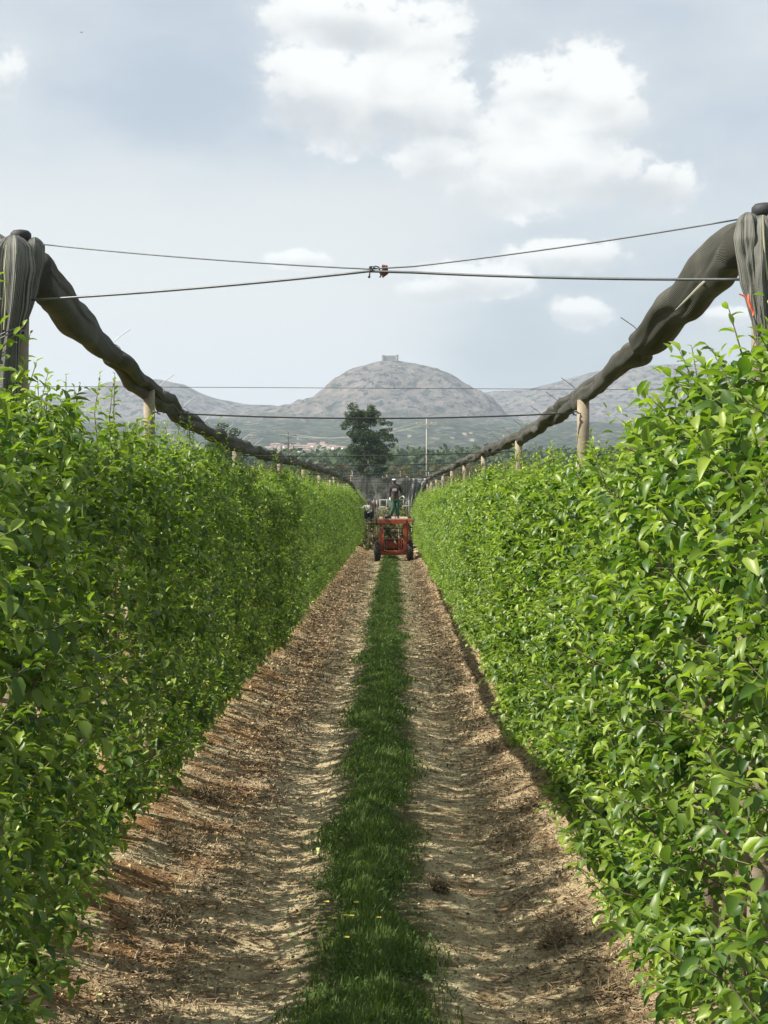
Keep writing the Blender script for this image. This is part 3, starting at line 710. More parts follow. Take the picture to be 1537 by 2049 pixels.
# ------------------------------------------------------------------ net rolls
def net_material(name, dark, light, ribs, alpha=None, cross=.3):
    m, N, b, out = new_mat(name)
    uv = N.n('ShaderNodeUVMap'); sp = N.n('ShaderNodeSeparateXYZ'); N.put(sp.inputs[0], uv.outputs[0])
    o = N.n('ShaderNodeTexCoord').outputs['Object']
    wob = N.noise(o, 3.0, 4); wob2 = N.noise(o, 2.0, 6, .6); f1 = N.noise(o, 60, 4, .6)
    ph = N.m('ADD', N.m('MULTIPLY', sp.outputs[0], float(ribs)), N.m('MULTIPLY', wob.outputs[0], 0.5))
    s = N.m('ADD', N.m('MULTIPLY', N.m('SINE', N.m('MULTIPLY', ph, 2*PI)), .5), .5)
    s2 = N.m('ADD', N.m('MULTIPLY', N.m('SINE', N.m('MULTIPLY', sp.outputs[1], 2*PI*90.0)), .5), .5)
    c = N.mix(N.m('MULTIPLY', s, N.m('ADD', .55, N.m('MULTIPLY', f1.outputs[0], .5))), (*dark, 1), (*light, 1))
    c = N.mix(N.m('MULTIPLY', N.smooth(wob2.outputs[0], .45, .7), .5), c, tuple(v*1.4 for v in light)+(1,))
    N.put(b.inputs['Base Color'], c); b.inputs['Roughness'].default_value = 0.75; b.inputs['Specular IOR Level'].default_value = 0.2
    bn = N.n('ShaderNodeBump'); bn.inputs['Strength'].default_value = 0.5; bn.inputs['Distance'].default_value = 0.005
    N.put(bn.inputs['Height'], N.m('ADD', s, N.m('MULTIPLY', s2, cross))); N.put(b.inputs['Normal'], bn.outputs[0])
    if alpha is not None:
        tr = N.n('ShaderNodeBsdfTransparent'); mx = N.n('ShaderNodeMixShader')
        # open weave: holes between the strands
        hole = N.m('MULTIPLY', N.m('SUBTRACT', 1.0, N.smooth(s, .25, .75)), alpha)
        N.put(mx.inputs[0], hole); m.node_tree.links.new(b.outputs[0], mx.inputs[1]); m.node_tree.links.new(tr.outputs[0], mx.inputs[2]); m.node_tree.links.new(mx.outputs[0], out.inputs[0])
    return m
M_net = net_material('hail_net_roll', (0.031, 0.032, 0.027), (0.092, 0.091, 0.073), 84, cross=0.0)
M_drape = net_material('hail_net_drape', (0.035, 0.038, 0.034), (0.22, 0.225, 0.20), 64, alpha=0.25)
def roll(name, path, ties, label, seed, r0=0.128, lower_flap=1):
    t = empty(name, (0, 0, 0)); p0 = P(*path[0]); t.location = p0; tag(t, label, 'rolled net')
    pts = [P(*q) for q in path]
    cum_ = [0.0]
    for a, b in zip(pts, pts[1:]): cum_.append(cum_[-1]+(b-a).length)
    ss = []; s = 0.0
    while s < cum_[-1]:
        ss.append(s); yy = np.interp(s, cum_, [p.y for p in pts]); s += max(0.03, yy*0.0035)
    # smooth interpolation (Catmull-Rom through numpy is overkill: moving average of a linear path)
    def at(s_):
        acc = Vector((0, 0, 0)); w_ = 0
        for k_ in range(-3, 4):
            q = min(max(s_+k_*0.35, 0), cum_[-1]); w = 1.0-abs(k_)*.22
            acc += Vector((np.interp(q, cum_, [p.x for p in pts]), np.interp(q, cum_, [p.y for p in pts]), np.interp(q, cum_, [p.z for p in pts])))*w; w_ += w
        return acc/w_
    nseg = 36; V = []; UV = []
    tie_s = []
    q = 0
    prev = None
    for i, s_ in enumerate(ss):
        c = at(s_); tan = (at(s_+.08)-at(s_-.08)).normalized()
        a = tan.cross(Vector((0, 0, 1))).normalized(); b = a.cross(tan)
        dt = min((abs(s_-q_) for q_ in ties), default=9)
        pin = 1-.40*math.exp(-(dt/.10)**2)
        swell = (1-.27*min(1, max(0, (s_-1.6)/2.6)))*(1+.10*mnoise.noise(Vector((s_*.9, seed, 0)))+.06*mnoise.noise(Vector((s_*2.6, seed, 4))))
        phi = 0.55*s_+1.1*mnoise.noise(Vector((s_*.35, seed, 9)))+seed
        sag = Vector((mnoise.noise(Vector((s_*.8, seed, 2)))*.03, 0, mnoise.noise(Vector((s_*1.6, seed, 7)))*.035-.02))
        for k_ in range(nseg):
            th = 2*PI*k_/nseg
            e = 1+.20*math.cos(2*(th-phi))
            crease = math.exp(-((((th-phi-PI/2+PI) % (2*PI))-PI)/.28)**2)+.5*math.exp(-((((th-phi+PI/2.6+PI) % (2*PI))-PI)/.2)**2)
            fold = .020*mnoise.noise(Vector((math.cos(th)*1.6, math.sin(th)*1.6, s_*.9+seed)))
            fold2 = .007*mnoise.noise(Vector((math.cos(th)*4, math.sin(th)*4, s_*2.2+seed)))
            r = r0*pin*swell*e*(1-.26*crease*min(1, dt/.15))+fold+fold2
            v = c+sag+(a*math.cos(th)+b*math.sin(th))*r
            V.append(v-p0); UV.append(((th+.25*s_)/(2*PI), s_))
    nr = len(ss); idx = np.arange(nr*nseg).reshape(nr, nseg); nxt = np.roll(idx, -1, axis=1)
    Qn = np.stack([idx[:-1], nxt[:-1], nxt[1:], idx[1:]], -1).reshape(-1, 4)
    caps = [idx[0][::-1].reshape(1, -1), idx[-1].reshape(1, -1)]
    obj('net', mk_mesh('net', [tuple(v) for v in V], [Qn]+caps, M_net, uv=UV), t)
    inward = 1 if pts[0].x < 0 else -1
    for s_ in ties:
        if s_ > 40: continue
        c = at(s_)-p0; tan = (at(s_+.05)-at(s_-.05)).normalized(); a = tan.cross(Vector((0, 0, 1))).normalized(); b = a.cross(tan)
        mb = MB(); rr = r0*(1-.27*min(1, max(0, (s_-1.6)/2.6)))*.80
        ring = [c+(a*math.cos(x_)+b*math.sin(x_))*rr*1.0 for x_ in [k_*2*PI/20 for k_ in range(21)]]
        mb.tube(ring, .0028, 5); mb.tube([c+b*rr, c+b*(rr+.05)+a*.05*inward, c+b*(rr+.075)+Vector((.13*inward, 0, .03))], .003, 5)
        mb.build('tie_wire', M_wire, t)
    return t
rollL = [(46,512,8.62),(78,530,8.8),(102,562,9.15),(135,605,9.7),(175,655,10.5),(215,700,11.4),(262,745,12.4),(303,776,13.4),(350,815,14.9),(400,852,16.9),(440,874,18.7),(475,889,20.6),(520,903,24),(560,914,28.2),(605,926,35.5),(640,937,43.7),(672,948,56),(690,957,67),(702,966,76),(713,985,79),(722,1003,80),(727,1018,80.6)]
rollR = [(1502,462,7.2),(1460,500,7.7),(1400,555,8.5),(1345,620,9.3),(1305,672,10.0),(1255,718,11.1),(1205,757,12.3),(1165,786,13.6),(1120,820,15.5),(1085,846,17.4),(1042,872,20.3),(1000,890,24.2),(968,904,28.3),(930,921,36),(905,933,43.7),(882,944,55),(866,952,67),(855,959,76),(848,978,79),(842,1000,80),(838,1016,80.6)]
roll('rolled_hail_net', rollL, [2.95, 5.25, 6.9, 8.6, 10.4, 12.6, 14.5, 16.8, 19.2, 22, 25, 28.5, 32, 36, 40, 44, 48, 53, 58, 63, 68], 'dark grey roll of hail net sagging along the left row of posts', 1.3, r0=.098)
roll('rolled_hail_net', rollR, [3.25, 6.85, 8.3, 10.1, 12.6, 14.6, 17, 19.4, 22.5, 25.5, 29, 33, 37, 41, 45, 50, 55, 60, 66, 71], 'grey roll of hail net sagging along the right row of posts, with a pale strip as its highlight', 4.1, r0=.101)
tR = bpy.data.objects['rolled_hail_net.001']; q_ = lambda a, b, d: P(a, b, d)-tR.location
MB().tube([q_(1443,527,7.72), q_(1425,550,7.92), q_(1400,573,8.12), q_(1375,598,8.40), q_(1352,620,8.66)], [.003, .006, .0075, .006, .002], 6).build('highlight_strip', simple('pale_strip', (.42, .42, .38), .6), tR)  # pale tube standing in for the bright highlight line along the roll
# ------------------------------------------------------------------ posts
names = ['first', 'second', 'third', 'fourth', 'fifth', 'sixth', 'seventh', 'eighth', 'ninth', 'tenth']
def post(x, y, ztop, r, label, cap=False, group=None, lean=0.0):
    zb = gz(x, y)-.3; t = empty('wooden_post', (x, y, gz(x, y))); tag(t, label, 'post', group)
    H = ztop-gz(x, y); n_ = 8
    mb = MB(); mb.tube([(lean*(k/n_), 0, -.3+(H+.3)*k/n_) for k in range(n_+1)], [r*(1.08-.1*k/n_) for k in range(n_+1)], 18)
    mb.build('shaft', M_post, t, smooth=True)
    if cap: MB().lathe([(r*1.04, H-.03), (r*1.08, H), (r*1.06, H+.012), (r*.8, H+.026), (r*.3, H+.031)], 18, Matrix.Translation((lean, 0, 0))).build('cap', M_black, t, smooth=True)
    return t
post_tops = []
for i in range(1, 10):
    d = POST_D[i]
    zl = P(300, {1: 779}.get(i, 0), d).z if i == 1 else gz(XL, d)+3.2-.2
    zr = P(1167, 800, d).z if i == 1 else gz(XR, d)+3.12
    if i == 2: zl = P(472, 893, d).z; zr = P(1038, 882, d).z
    if i == 3: zl = P(558, 916, d).z; zr = P(968, 912, d).z
    xl = P({1: 299, 2: 472, 3: 559}.get(i, 0), 900, d).x if i < 4 else XL; xr = P({1: 1167, 2: 1038, 3: 968}.get(i, 0), 900, d).x if i < 4 else XR
    post(xl, d, zl, .043 if i > 1 else .046, f'bare wooden post under the left net roll, {names[i]} from the camera', group='bare posts of the left row')
    post(xr, d, zr, .045 if i > 1 else .05, f'bare wooden post under the right net roll, {names[i]} from the camera', group='bare posts of the right row')
    post_tops.append((xl, xr, d, zl, zr))
# near posts carry black caps and the gathered net ends
pl = P(8, 700, 8.55); post(pl.x, 8.55, P(42, 472, 8.55).z, .05, 'tall grey end post draped in net, left edge of the alley', cap=True, lean=(P(42, 480, 8.55).x-pl.x))
pr = P(1527, 700, 6.98); post(pr.x, 6.98, P(1530, 421, 6.98).z, .052, 'thick pale end post draped in net, right edge of the alley', cap=True, lean=.004)
pq = P(1508, 700, 7.3)
def drape(name, spine, widths, depth, folds, label, parent=None, seed=0, mat=None):
    """gathered cloth: spine [(px,py,d)], widths in px; fluted closed cross-section"""
    pts = [P(*q) for q in spine]; t = parent
    n_ = 72; L = 60; V = []; UV = []; r_ = random.Random(seed)
    ks = np.linspace(0, len(pts)-1, L); ph = [r_.uniform(0, 6.28) for _ in range(6)]
    p0 = pts[0]
    for i, k in enumerate(ks):
        c = Vector([np.interp(k, range(len(pts)), [p[a] for p in pts]) for a in range(3)])
        w = np.interp(k, range(len(pts)), widths)*spine[0][2]/F/2
        for j in range(n_):
            th = 2*PI*j/n_
            fl = 1+.16*math.sin(folds*th+ph[0]+.5*math.sin(i*.09+ph[1]))+.10*math.sin((folds*2.3//1)*th+ph[2]+i*.03)+.05*math.sin(17*th+ph[3])
            jag = mnoise.noise(Vector((math.cos(th)*2, math.sin(th)*2, i*.12+seed)))*.18
            r = fl+jag
            zz = 0
            if i > L-6: zz = mnoise.noise(Vector((math.cos(th)*3, math.sin(th)*3, seed)))*.05
            if i < 3: r *= (.25, .62, .88)[i]; zz = (.018, .013, .005)[i]
            V.append(c-p0+Vector((math.cos(th)*w*r, math.sin(th)*depth*r*(w/(max(widths)*spine[0][2]/F/2))**.5, zz)))
            UV.append((j/n_, i/L*1.2))
    idx = np.arange(L*n_).reshape(L, n_); nxt = np.roll(idx, -1, axis=1)
    Qn = np.stack([idx[:-1], nxt[:-1], nxt[1:], idx[1:]], -1).reshape(-1, 4)
    if t is None: t = empty(name, p0); tag(t, label, 'net')
    return obj('net_fold', mk_mesh('net_fold', [tuple(v) for v in V], [Qn, idx[0][::-1].reshape(1, -1)], mat or M_drape, uv=UV), t, loc=p0-t.location)
tl = empty('draped_net', P(40, 480, 8.45)); tag(tl, 'gathered grey net hanging over the left end post, tied with wire', 'net')
drape('', [(28,478,8.42),(28,540,8.4),(22,620,8.4),(16,675,8.42),(8,740,8.42),(2,830,8.42),(-4,900,8.42)], [58,74,62,42,52,56,50], .085, 5, '', tl, 3)
drape('', [(70,482,8.5),(66,520,8.5),(56,580,8.5),(42,640,8.47),(30,690,8.46),(24,760,8.46)], [30,38,34,26,20,14], .05, 4, '', tl, 8)
drape('', [(-8,475,8.5),(-14,560,8.5),(-10,660,8.5),(-16,760,8.5),(-24,900,8.5)], [60,70,52,60,66], .09, 5, '', tl, 13)
mb = MB(); cc_ = P(14, 678, 8.40)-tl.location
for dz_ in (0, .018):
    mb.tube([cc_+Vector((.085*math.cos(a), .10*math.sin(a), dz_+.04*math.cos(a))) for a in [k*2*PI/18 for k in range(19)]], .003, 5)
rc = P(47, 671, 8.33)-tl.location
mb.tube([rc+Vector((.017*math.cos(a), 0, .026*math.sin(a))) for a in [k*2*PI/16 for k in range(17)]], .0028, 5)
mb.build('tie_wire', M_wire, tl)
mb = MB(); mb.tube([P(14,490,8.3)-tl.location, P(9,540,8.28)-tl.location, P(12,600,8.29)-tl.location, P(8,660,8.3)-tl.location], .004, 5); mb.build('cord', simple('pale_cord', (.33, .32, .2), .8), tl)
tr_ = empty('draped_net', P(1510, 440, 6.95)); tag(tr_, 'gathered pale grey net hanging over the right end post with orange twine', 'net')
drape('', [(1497,434,6.92),(1499,480,6.9),(1503,530,6.9),(1512,600,6.9),(1524,680,6.9)], [40,50,44,34,20], .06, 5, '', tr_, 5)
drape('', [(1524,440,6.9),(1526,520,6.87),(1528,600,6.87),(1533,680,6.87),(1538,740,6.87)], [44,52,46,36,30], .07, 5, '', tr_, 6)
drape('', [(1550,425,6.95),(1552,520,6.93),(1550,620,6.93),(1552,700,6.93)], [50,46,50,40], .08, 4, '', tr_, 7)
M_twine = simple('orange_twine', (.75, .16, .08), .7)
mb = MB(); q = lambda a, b: P(a, b, 6.8)-tr_.location
mb.tube([q(1479,588), q(1488,592), q(1497,601)], .0035, 5); mb.tube([q(1498,588), q(1498,602), q(1502,615), q(1507,626)], [.003,.007,.006,.003], 6); mb.tube([q(1495,598), q(1501,608), q(1505,620)], .005, 5); mb.tube([q(1503,612), q(1508,622), q(1507,632)], .004, 5)
mb.build('twine', M_twine, tr_)
mb = MB(); mb.tube([q(1507,630), q(1514,650), q(1522,668)], .003, 5); c0 = q(1528, 668); mb.tube([c0+Vector((.017*math.cos(a), 0, .020*math.sin(a))) for a in [k*2*PI/16 for k in range(17)]], .003, 5); mb.build('wire_ring', M_cable, tr_)
mb = MB(); mb.tube([q(1527,430), q(1528,470), q(1531,520), q(1537,560)], .0045, 5); mb.build('cord', bpy.data.materials['pale_cord'], tr_)
# ------------------------------------------------------------------ wires
cp = P(760, 541, 7.7)
thin = .0036; thick = .0062
def bent_wire(name, a, b, r, mat, label, dzc, n_=14):
    pts = []
    for i in range(n_+1):
        t = i/n_; v = Vector(a).lerp(cp+Vector((-.05, 0, dzc)), t); v.z -= .012*4*t*(1-t); pts.append(v)
    for i in range(1, n_+1):
        t = i/n_; v = (cp+Vector((.05, 0, dzc))).lerp(Vector(b), t); v.z -= .012*4*t*(1-t); pts.append(v)
    tag(MB().tube(pts, r, 7).build(name, mat, None, smooth=True), label, 'cable')
bent_wire('steel_cable', P(86,489,8.45), P(1483,438,6.95), thin, M_wire, 'thin upper wire dipping from both end posts to the rusty clamp', .006)
bent_wire('steel_cable', P(45,601,8.45), P(1508,559,6.95), thick, M_wire, 'thick lower cable rising slightly to the rusty clamp', -.004)
ck = empty('cable_clamp', cp); tag(ck, 'rusty clamp with dark hooks where the two nearest cables cross', 'clamp')
mb = MB(); mb.tube([(.012, 0, .02), (.03, -.008, .018), (.034, -.01, -.015), (.016, -.008, -.03), (.01, 0, -.005), (.03, .01, .01)], .0075, 7); mb.box((.022, 0, -.004), (.022, .03, .034)); mb.build('clamp_body', M_rust, ck, bevel=0)
mb = MB(); mb.tube([(-.022, -.01, .014), (-.04, -.012, .016), (-.045, -.012, -.005), (-.048, -.01, -.03)], .0035, 6); mb.ball((-.049, -.01, -.031), .0065); mb.ball((-.043, -.01, .012), .0075)
mb.tube([(-.035, -.01, .0), (-.02, -.012, .018), (-.004, -.01, .014), (.002, -.01, -.012), (.006, -.01, -.026), (.0, -.01, -.034)], .0035, 6); mb.build('hook', M_cable, ck, smooth=True)
for i, (xl, xr, d, zl, zr) in enumerate(post_tops):
    if i == 0: a, b, sag = P(326,825.5,d-.06), P(1149,826,d-.06), .046
    else: a, b, sag = (xl+.05, d-.05, zl-.10), (xr-.05, d-.05, zr-.10), .04
    if i == 1: a, b = P(488,911,d-.05), P(1028,903,d-.05); sag = .03
    cable('cross_cable', a, b, sag, .0068 if i < 2 else .009, M_cable, f'dark cross cable strung between the {names[i+1]} pair of posts', 'cable', n_=24)
for (px, py, d, lb, sgn) in [(320,825,13.25,'black cable hook on the second left post',1),(1152,827,13.25,'black cable hook on the second right post',-1)]:
    c = P(px, py, d); h = empty('cable_hook', c); tag(h, lb, 'hook')
    MB().tube([Vector((.018*math.cos(a_)*1.2*1, -.0, .014*math.sin(a_))) for a_ in [k*2*PI/14 for k in range(12)]], .0055, 6).build('hook_ring', M_cable, h, smooth=True)
    MB().tube([(-.03*sgn-.03*sgn, 0.02, 0), (-.014*sgn, 0, 0)], .004, 6).build('hook_eye', M_cable, h, smooth=True)
cable('thin_wire', P(-330,771,17), P(1900,783,17), -.0, .0034, M_wire, 'very thin wire crossing the sky in front of the castle hill', 'wire', n_=6)
# ------------------------------------------------------------------ net curtain across the row end
M_curt = net_material('hail_net_curtain', (0.05, 0.054, 0.054), (0.15, 0.155, 0.155), 240, alpha=0.35)
def curtain(name, corners, label, mat, seed, amp):
    """corners: tl,tr,br,bl as (px,py,d)"""
    a, b, c_, d_ = [P(*q) for q in corners]; nx_, nz_ = 90, 24; V = []; UV = []; p0 = a.copy()
    for j in range(nz_+1):
        for i in range(nx_+1):
            u, v = i/nx_, j/nz_
            p = a.lerp(b, u).lerp(d_.lerp(c_, u), v)
            p.y += amp*(math.sin(u*26+seed+v*2)*.5+mnoise.noise(Vector((u*9, v*3, seed)))); p.z -= .10*math.sin(PI*u)*(1-v)+.05*mnoise.noise(Vector((u*7, seed, v)))
            V.append(tuple(p-p0)); UV.append((u, v))
    idx = np.arange((nx_+1)*(nz_+1)).reshape(nz_+1, nx_+1)
    Qn = np.stack([idx[:-1, :-1], idx[:-1, 1:], idx[1:, 1:], idx[1:, :-1]], -1).reshape(-1, 4)
    return tag(obj(name, mk_mesh(name, V, [Qn], mat, uv=UV), None, p0), label, 'net')
curtain('end_net', [(700,952,88),(866,954,88),(842,1014,88),(724,1016,88)], 'wide dark net stretched across the far end of the alley', M_curt, 1.0, .12)
M_curt2 = net_material('hail_net_bunch', (0.10, 0.105, 0.105), (0.30, 0.31, 0.31), 60, alpha=0.25)
curtain('end_net_bunch', [(818,956,87),(862,953,87),(838,1012,87),(819,1010,87)], 'pale grey bunched net hanging at the right of the row end', M_curt2, 4.0, .3)
for i, px in enumerate((703, 733, 755, 815, 862)):
    d = 88.4; x = P(px, 950, d).x; post(x, d, P(px, [950,957,957,953,950][i], d).z, .05, ['end post holding the far net at its left edge','pale end post behind the far net, left of the workers','pale end post behind the far net above the machine','end post beside the pale bunched net','end post holding the far net at its right edge'][i])
cable('cross_cable', P(696,953,88.2), P(872,954,88.2), .05, .012, M_cable, 'dark top cable of the net across the row end', 'cable')
# ------------------------------------------------------------------ harvesting platform
M_or = simple('orange_paint', (0.26, 0.048, 0.02), 0.6, var=0.25, scale=5, bump=.1, dirt=(.16, .07, .04))
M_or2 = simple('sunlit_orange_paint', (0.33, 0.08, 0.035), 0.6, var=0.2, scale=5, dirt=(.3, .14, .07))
M_tyre = simple('tyre_rubber', (0.028, 0.026, 0.025), 0.9, var=0.3, scale=12, dirt=(.10, .08, .055))
M_rim = simple('rim_paint', (0.45, 0.42, 0.36), 0.6, var=0.2)
M_pale = simple('pale_tube', (0.27, 0.30, 0.25), 0.5, var=0.15)
M_dark = simple('dark_steel', (0.03, 0.03, 0.03), 0.6, var=0.3)
M_wood = simple('deck_wood', (0.30, 0.25, 0.17), 0.8, var=0.25, scale=3)
TY = 71.5
tz = zsurf(0.6, TY)
mach = empty('harvest_platform', (0.03, TY, tz)); tag(mach, 'orange self-propelled fruit picking platform standing on the grass track', 'orchard platform')
def tyre(x, y, steer=0.0):
    h = MB(); R_, w = .385, .25
    M = Matrix.Translation((x, y, R_)) @ Matrix.Rotation(steer, 4, 'Z') @ Matrix.Rotation(PI/2, 4, 'Y')
    h.lathe([(R_*.55, -w*.42), (R_*.8, -w*.5), (R_*.93, -w*.46), (R_*.97, -w*.2), (R_*.97, w*.2), (R_*.93, w*.46), (R_*.8, w*.5), (R_*.55, w*.42)], 28, M)
    for k in range(18):
        for s in (-1, 1):
            a = 2*PI*(k+(.5 if s > 0 else 0))/18
            Mk = M @ Matrix.Rotation(a, 4, 'Z') @ Matrix.Translation((R_*.985, 0, s*w*.24)) @ Matrix.Rotation(s*.6, 4, 'X')
            h.box((0, 0, 0), (.035, .04, w*.5), m=Mk)
    o = h.build('tyre', M_tyre, mach)
    r = MB(); r.lathe([(R_*.5, -w*.3), (R_*.56, -w*.36), (R_*.56, w*.36), (R_*.5, w*.3), (.07, w*.1)], 20, M); r.build('rim', M_rim, o)
tyre(-.70, 0, .06); tyre(.72, 0, .06); tyre(-.68, 2.6); tyre(.70, 2.6)
def part(name, mat, fn, bevel=.0, smooth=False):
    b = MB(); fn(b)
    for k, (i0, j0) in enumerate(b.g):
        i1, j1 = b.g[k+1] if k+1 < len(b.g) else (len(b.v), len(b.f))
        q_ = MB(); q_.v = b.v[i0:i1]; q_.f = [tuple(i-i0 for i in f) for f in b.f[j0:j1]]
        o = q_.build(name, mat, mach, smooth=smooth, bevel=bevel)
    return o
part('front_beam', M_or, lambda b: b.box((0, -.12, .335), (1.18, .12, .14)), .012)
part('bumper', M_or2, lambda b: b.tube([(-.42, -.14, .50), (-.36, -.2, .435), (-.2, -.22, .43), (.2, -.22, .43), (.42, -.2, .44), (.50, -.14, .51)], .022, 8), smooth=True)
part('mast', M_or, lambda b: b.box((-.51, -.05, .93), (.185, .16, 1.08)), .012)
part('mast', M_or, lambda b: b.box((.50, -.05, .99), (.16, .16, 1.2)), .012)
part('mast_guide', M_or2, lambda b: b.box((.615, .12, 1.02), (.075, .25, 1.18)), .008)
part('cylinder', M_or, lambda b: b.tube([(-.42, -.16, .45), (-.44, -.16, 1.40)], .028, 10), smooth=True)
part('top_beam', M_or, lambda b: b.box((-.055, -.10, 1.70), (1.22, .16, .19)), .012)
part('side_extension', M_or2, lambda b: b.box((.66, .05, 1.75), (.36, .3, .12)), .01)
part('side_extension_arm', M_pale, lambda b: b.box((.95, .05, 1.745), (.22, .08, .05)))
part('extension_pin', M_pale, lambda b: b.box((1.05, .05, 1.83), (.035, .035, .2)))
part('extension_pin', M_pale, lambda b: b.box((.80, .0, 1.87), (.035, .035, .13)))
deck = empty('x'); bpy.data.objects.remove(deck)
for k in range(7): part('deck_plank', M_wood, lambda b, k=k: b.box((-.54+k*.18, 1.35, 1.812), (.172, 2.9, .035)), .004)
part('deck_frame', M_or, lambda b: (b.box((-.6, 1.4, 1.72), (.07, 2.8, .14)), b.box((.6, 1.4, 1.72), (.07, 2.8, .14)), b.box((0, 2.78, 1.72), (1.13, .07, .14))))
part('crossbar', M_dark, lambda b: b.box((.02, .05, 1.395), (.9, .04, .035)))
part('crossbar', M_dark, lambda b: b.box((0, .05, 1.215), (.9, .05, .045)))
part('scissor_arm', M_dark, lambda b: b.tube([(-.40, .1, 1.42), (-.24, .2, 1.2), (-.10, .4, .96)], .03, 8))
part('scissor_arm', M_dark, lambda b: b.tube([(.38, .5, .8), (.38, .5, 1.3)], .015, 6))
part('hose', M_dark, lambda b: b.tube([(-.36, -.02, 1.5), (-.26, -.04, 1.36), (-.34, -.04, 1.22), (-.2, -.04, 1.1), (-.24, -.02, .9)], .013, 6), smooth=True)
part('engine_box', M_dark, lambda b: b.box((0, .45, .72), (.82, .7, .45)), .02)
part('engine_cover', M_or, lambda b: b.box((-.02, .09, .68), (.50, .03, .30)), .005)
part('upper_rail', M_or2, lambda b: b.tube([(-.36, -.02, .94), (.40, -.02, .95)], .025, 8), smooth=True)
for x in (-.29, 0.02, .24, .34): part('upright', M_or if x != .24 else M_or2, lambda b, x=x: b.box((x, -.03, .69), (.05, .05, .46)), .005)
part('hydraulic_pipe', M_pale, lambda b: b.tube([(.05, -.06, .90), (.08, -.1, .80), (.12, -.1, .72)], [.025, .035, .03], 8), smooth=True)
part('marker_lamp', M_pale, lambda b: b.ball((.41, -.08, .94), .04), smooth=True)
part('marker_lamp', M_pale, lambda b: b.ball((-.50, -.14, 1.42), (.06, .02, .02)), smooth=True)
part('chassis', M_or, lambda b: (b.box((-.36, 1.3, .42), (.1, 2.6, .16)), b.box((.36, 1.3, .42), (.1, 2.6, .16))))
part('axle', M_dark, lambda b: (b.tube([(-.66, 0, .385), (.68, 0, .385)], .05, 8), b.tube([(-.66, 2.6, .385), (.68, 2.6, .385)], .05, 8)))
part('coupling', M_dark, lambda b: b.tube([(.03, -.18, .27), (.08, -.22, .16)], .02, 6))
part('wheel_bracket', M_or, lambda b: (b.box((.57, -.02, .62), (.1, .1, .35)), b.box((-.58, -.02, .6), (.06, .1, .3))))
part('mudguard_strut', M_pale, lambda b: (b.box((.69, -.1, .72), (.2, .03, .02)), b.box((-.70, -.1, .70), (.15, .03, .02))))
# tubular railing of the deck
def rail(pts, r=.019): return part('railing', M_pale, lambda b: b.tube(pts, r, 8), smooth=True)
rail([(-.62, 2.7, 2.58), (-.1, 2.7, 2.58), (.70, 2.7, 2.60)]); rail([(.70, 2.7, 2.60), (.70, 2.7, 1.83)]); rail([(.45, 2.7, 2.6), (.45, 2.7, 2.32)])
rail([(.38, 2.7, 2.30), (.95, 2.7, 2.33)]); rail([(-.62, 2.6, 2.27), (-.35, 2.6, 2.27), (-.29, 2.6, 2.34), (-.29, 2.6, 2.6)]); rail([(-.60, 2.7, 2.62), (-.60, 2.7, 1.83)])
rail([(.10, .35, 2.42), (.20, .30, 2.55), (.26, .27, 2.69), (.36, .25, 2.78), (.44, .25, 2.79)], .022)
rail([(.10, .35, 2.42), (.08, .38, 1.83)], .018)
# side step on the left with worker, and the gate of grey tubes
part('side_step', M_wood, lambda b: b.box((-1.03, .25, 1.66), (.42, .5, .06)), .006)
part('side_step_arm', M_dark, lambda b: b.box((-.72, .25, 1.60), (.5, .06, .06)))
part('step_rail', M_pale, lambda b: b.tube([(-1.22, .05, 1.69), (-1.22, .05, 1.95)], .014, 6))
for k, x in enumerate((-.86, -.80, -.74, -.67)):
    part('gate_tube', M_rim if k % 2 else M_dark, lambda b, x=x, k=k: b.tube([(x, .1+.02*k, 1.60), (x-.01*k, .1, 2.15+.04*k), (x-.06, .12, 2.72)], .017, 7), smooth=True)
part('gate_handle', M_dark, lambda b: (b.tube([(-1.18, .1, 2.70), (-1.0, .1, 2.71)], .02, 6), b.tube([(-.98, .1, 2.70), (-.84, .1, 2.74)], .018, 6), b.tube([(-.84, .1, 2.64), (-.72, .1, 2.78)], .016, 6)))
M_mauve = simple('mauve_cloth', (.20, .13, .14), .9); M_redc = simple('red_cloth', (.3, .04, .05), .9)
jk = MB(); jk.tube([(0, 0, .0), (0.01, 0, -.2), (0, 0, -.42)], [.05, .075, .06], 10)
jo = jk.build('jacket', M_mauve, None, smooth=True); jo.location = (-.86, TY+.03, tz+2.58); tag(jo, 'mauve jacket hung on the grey tubes beside the crouching worker', 'jacket')
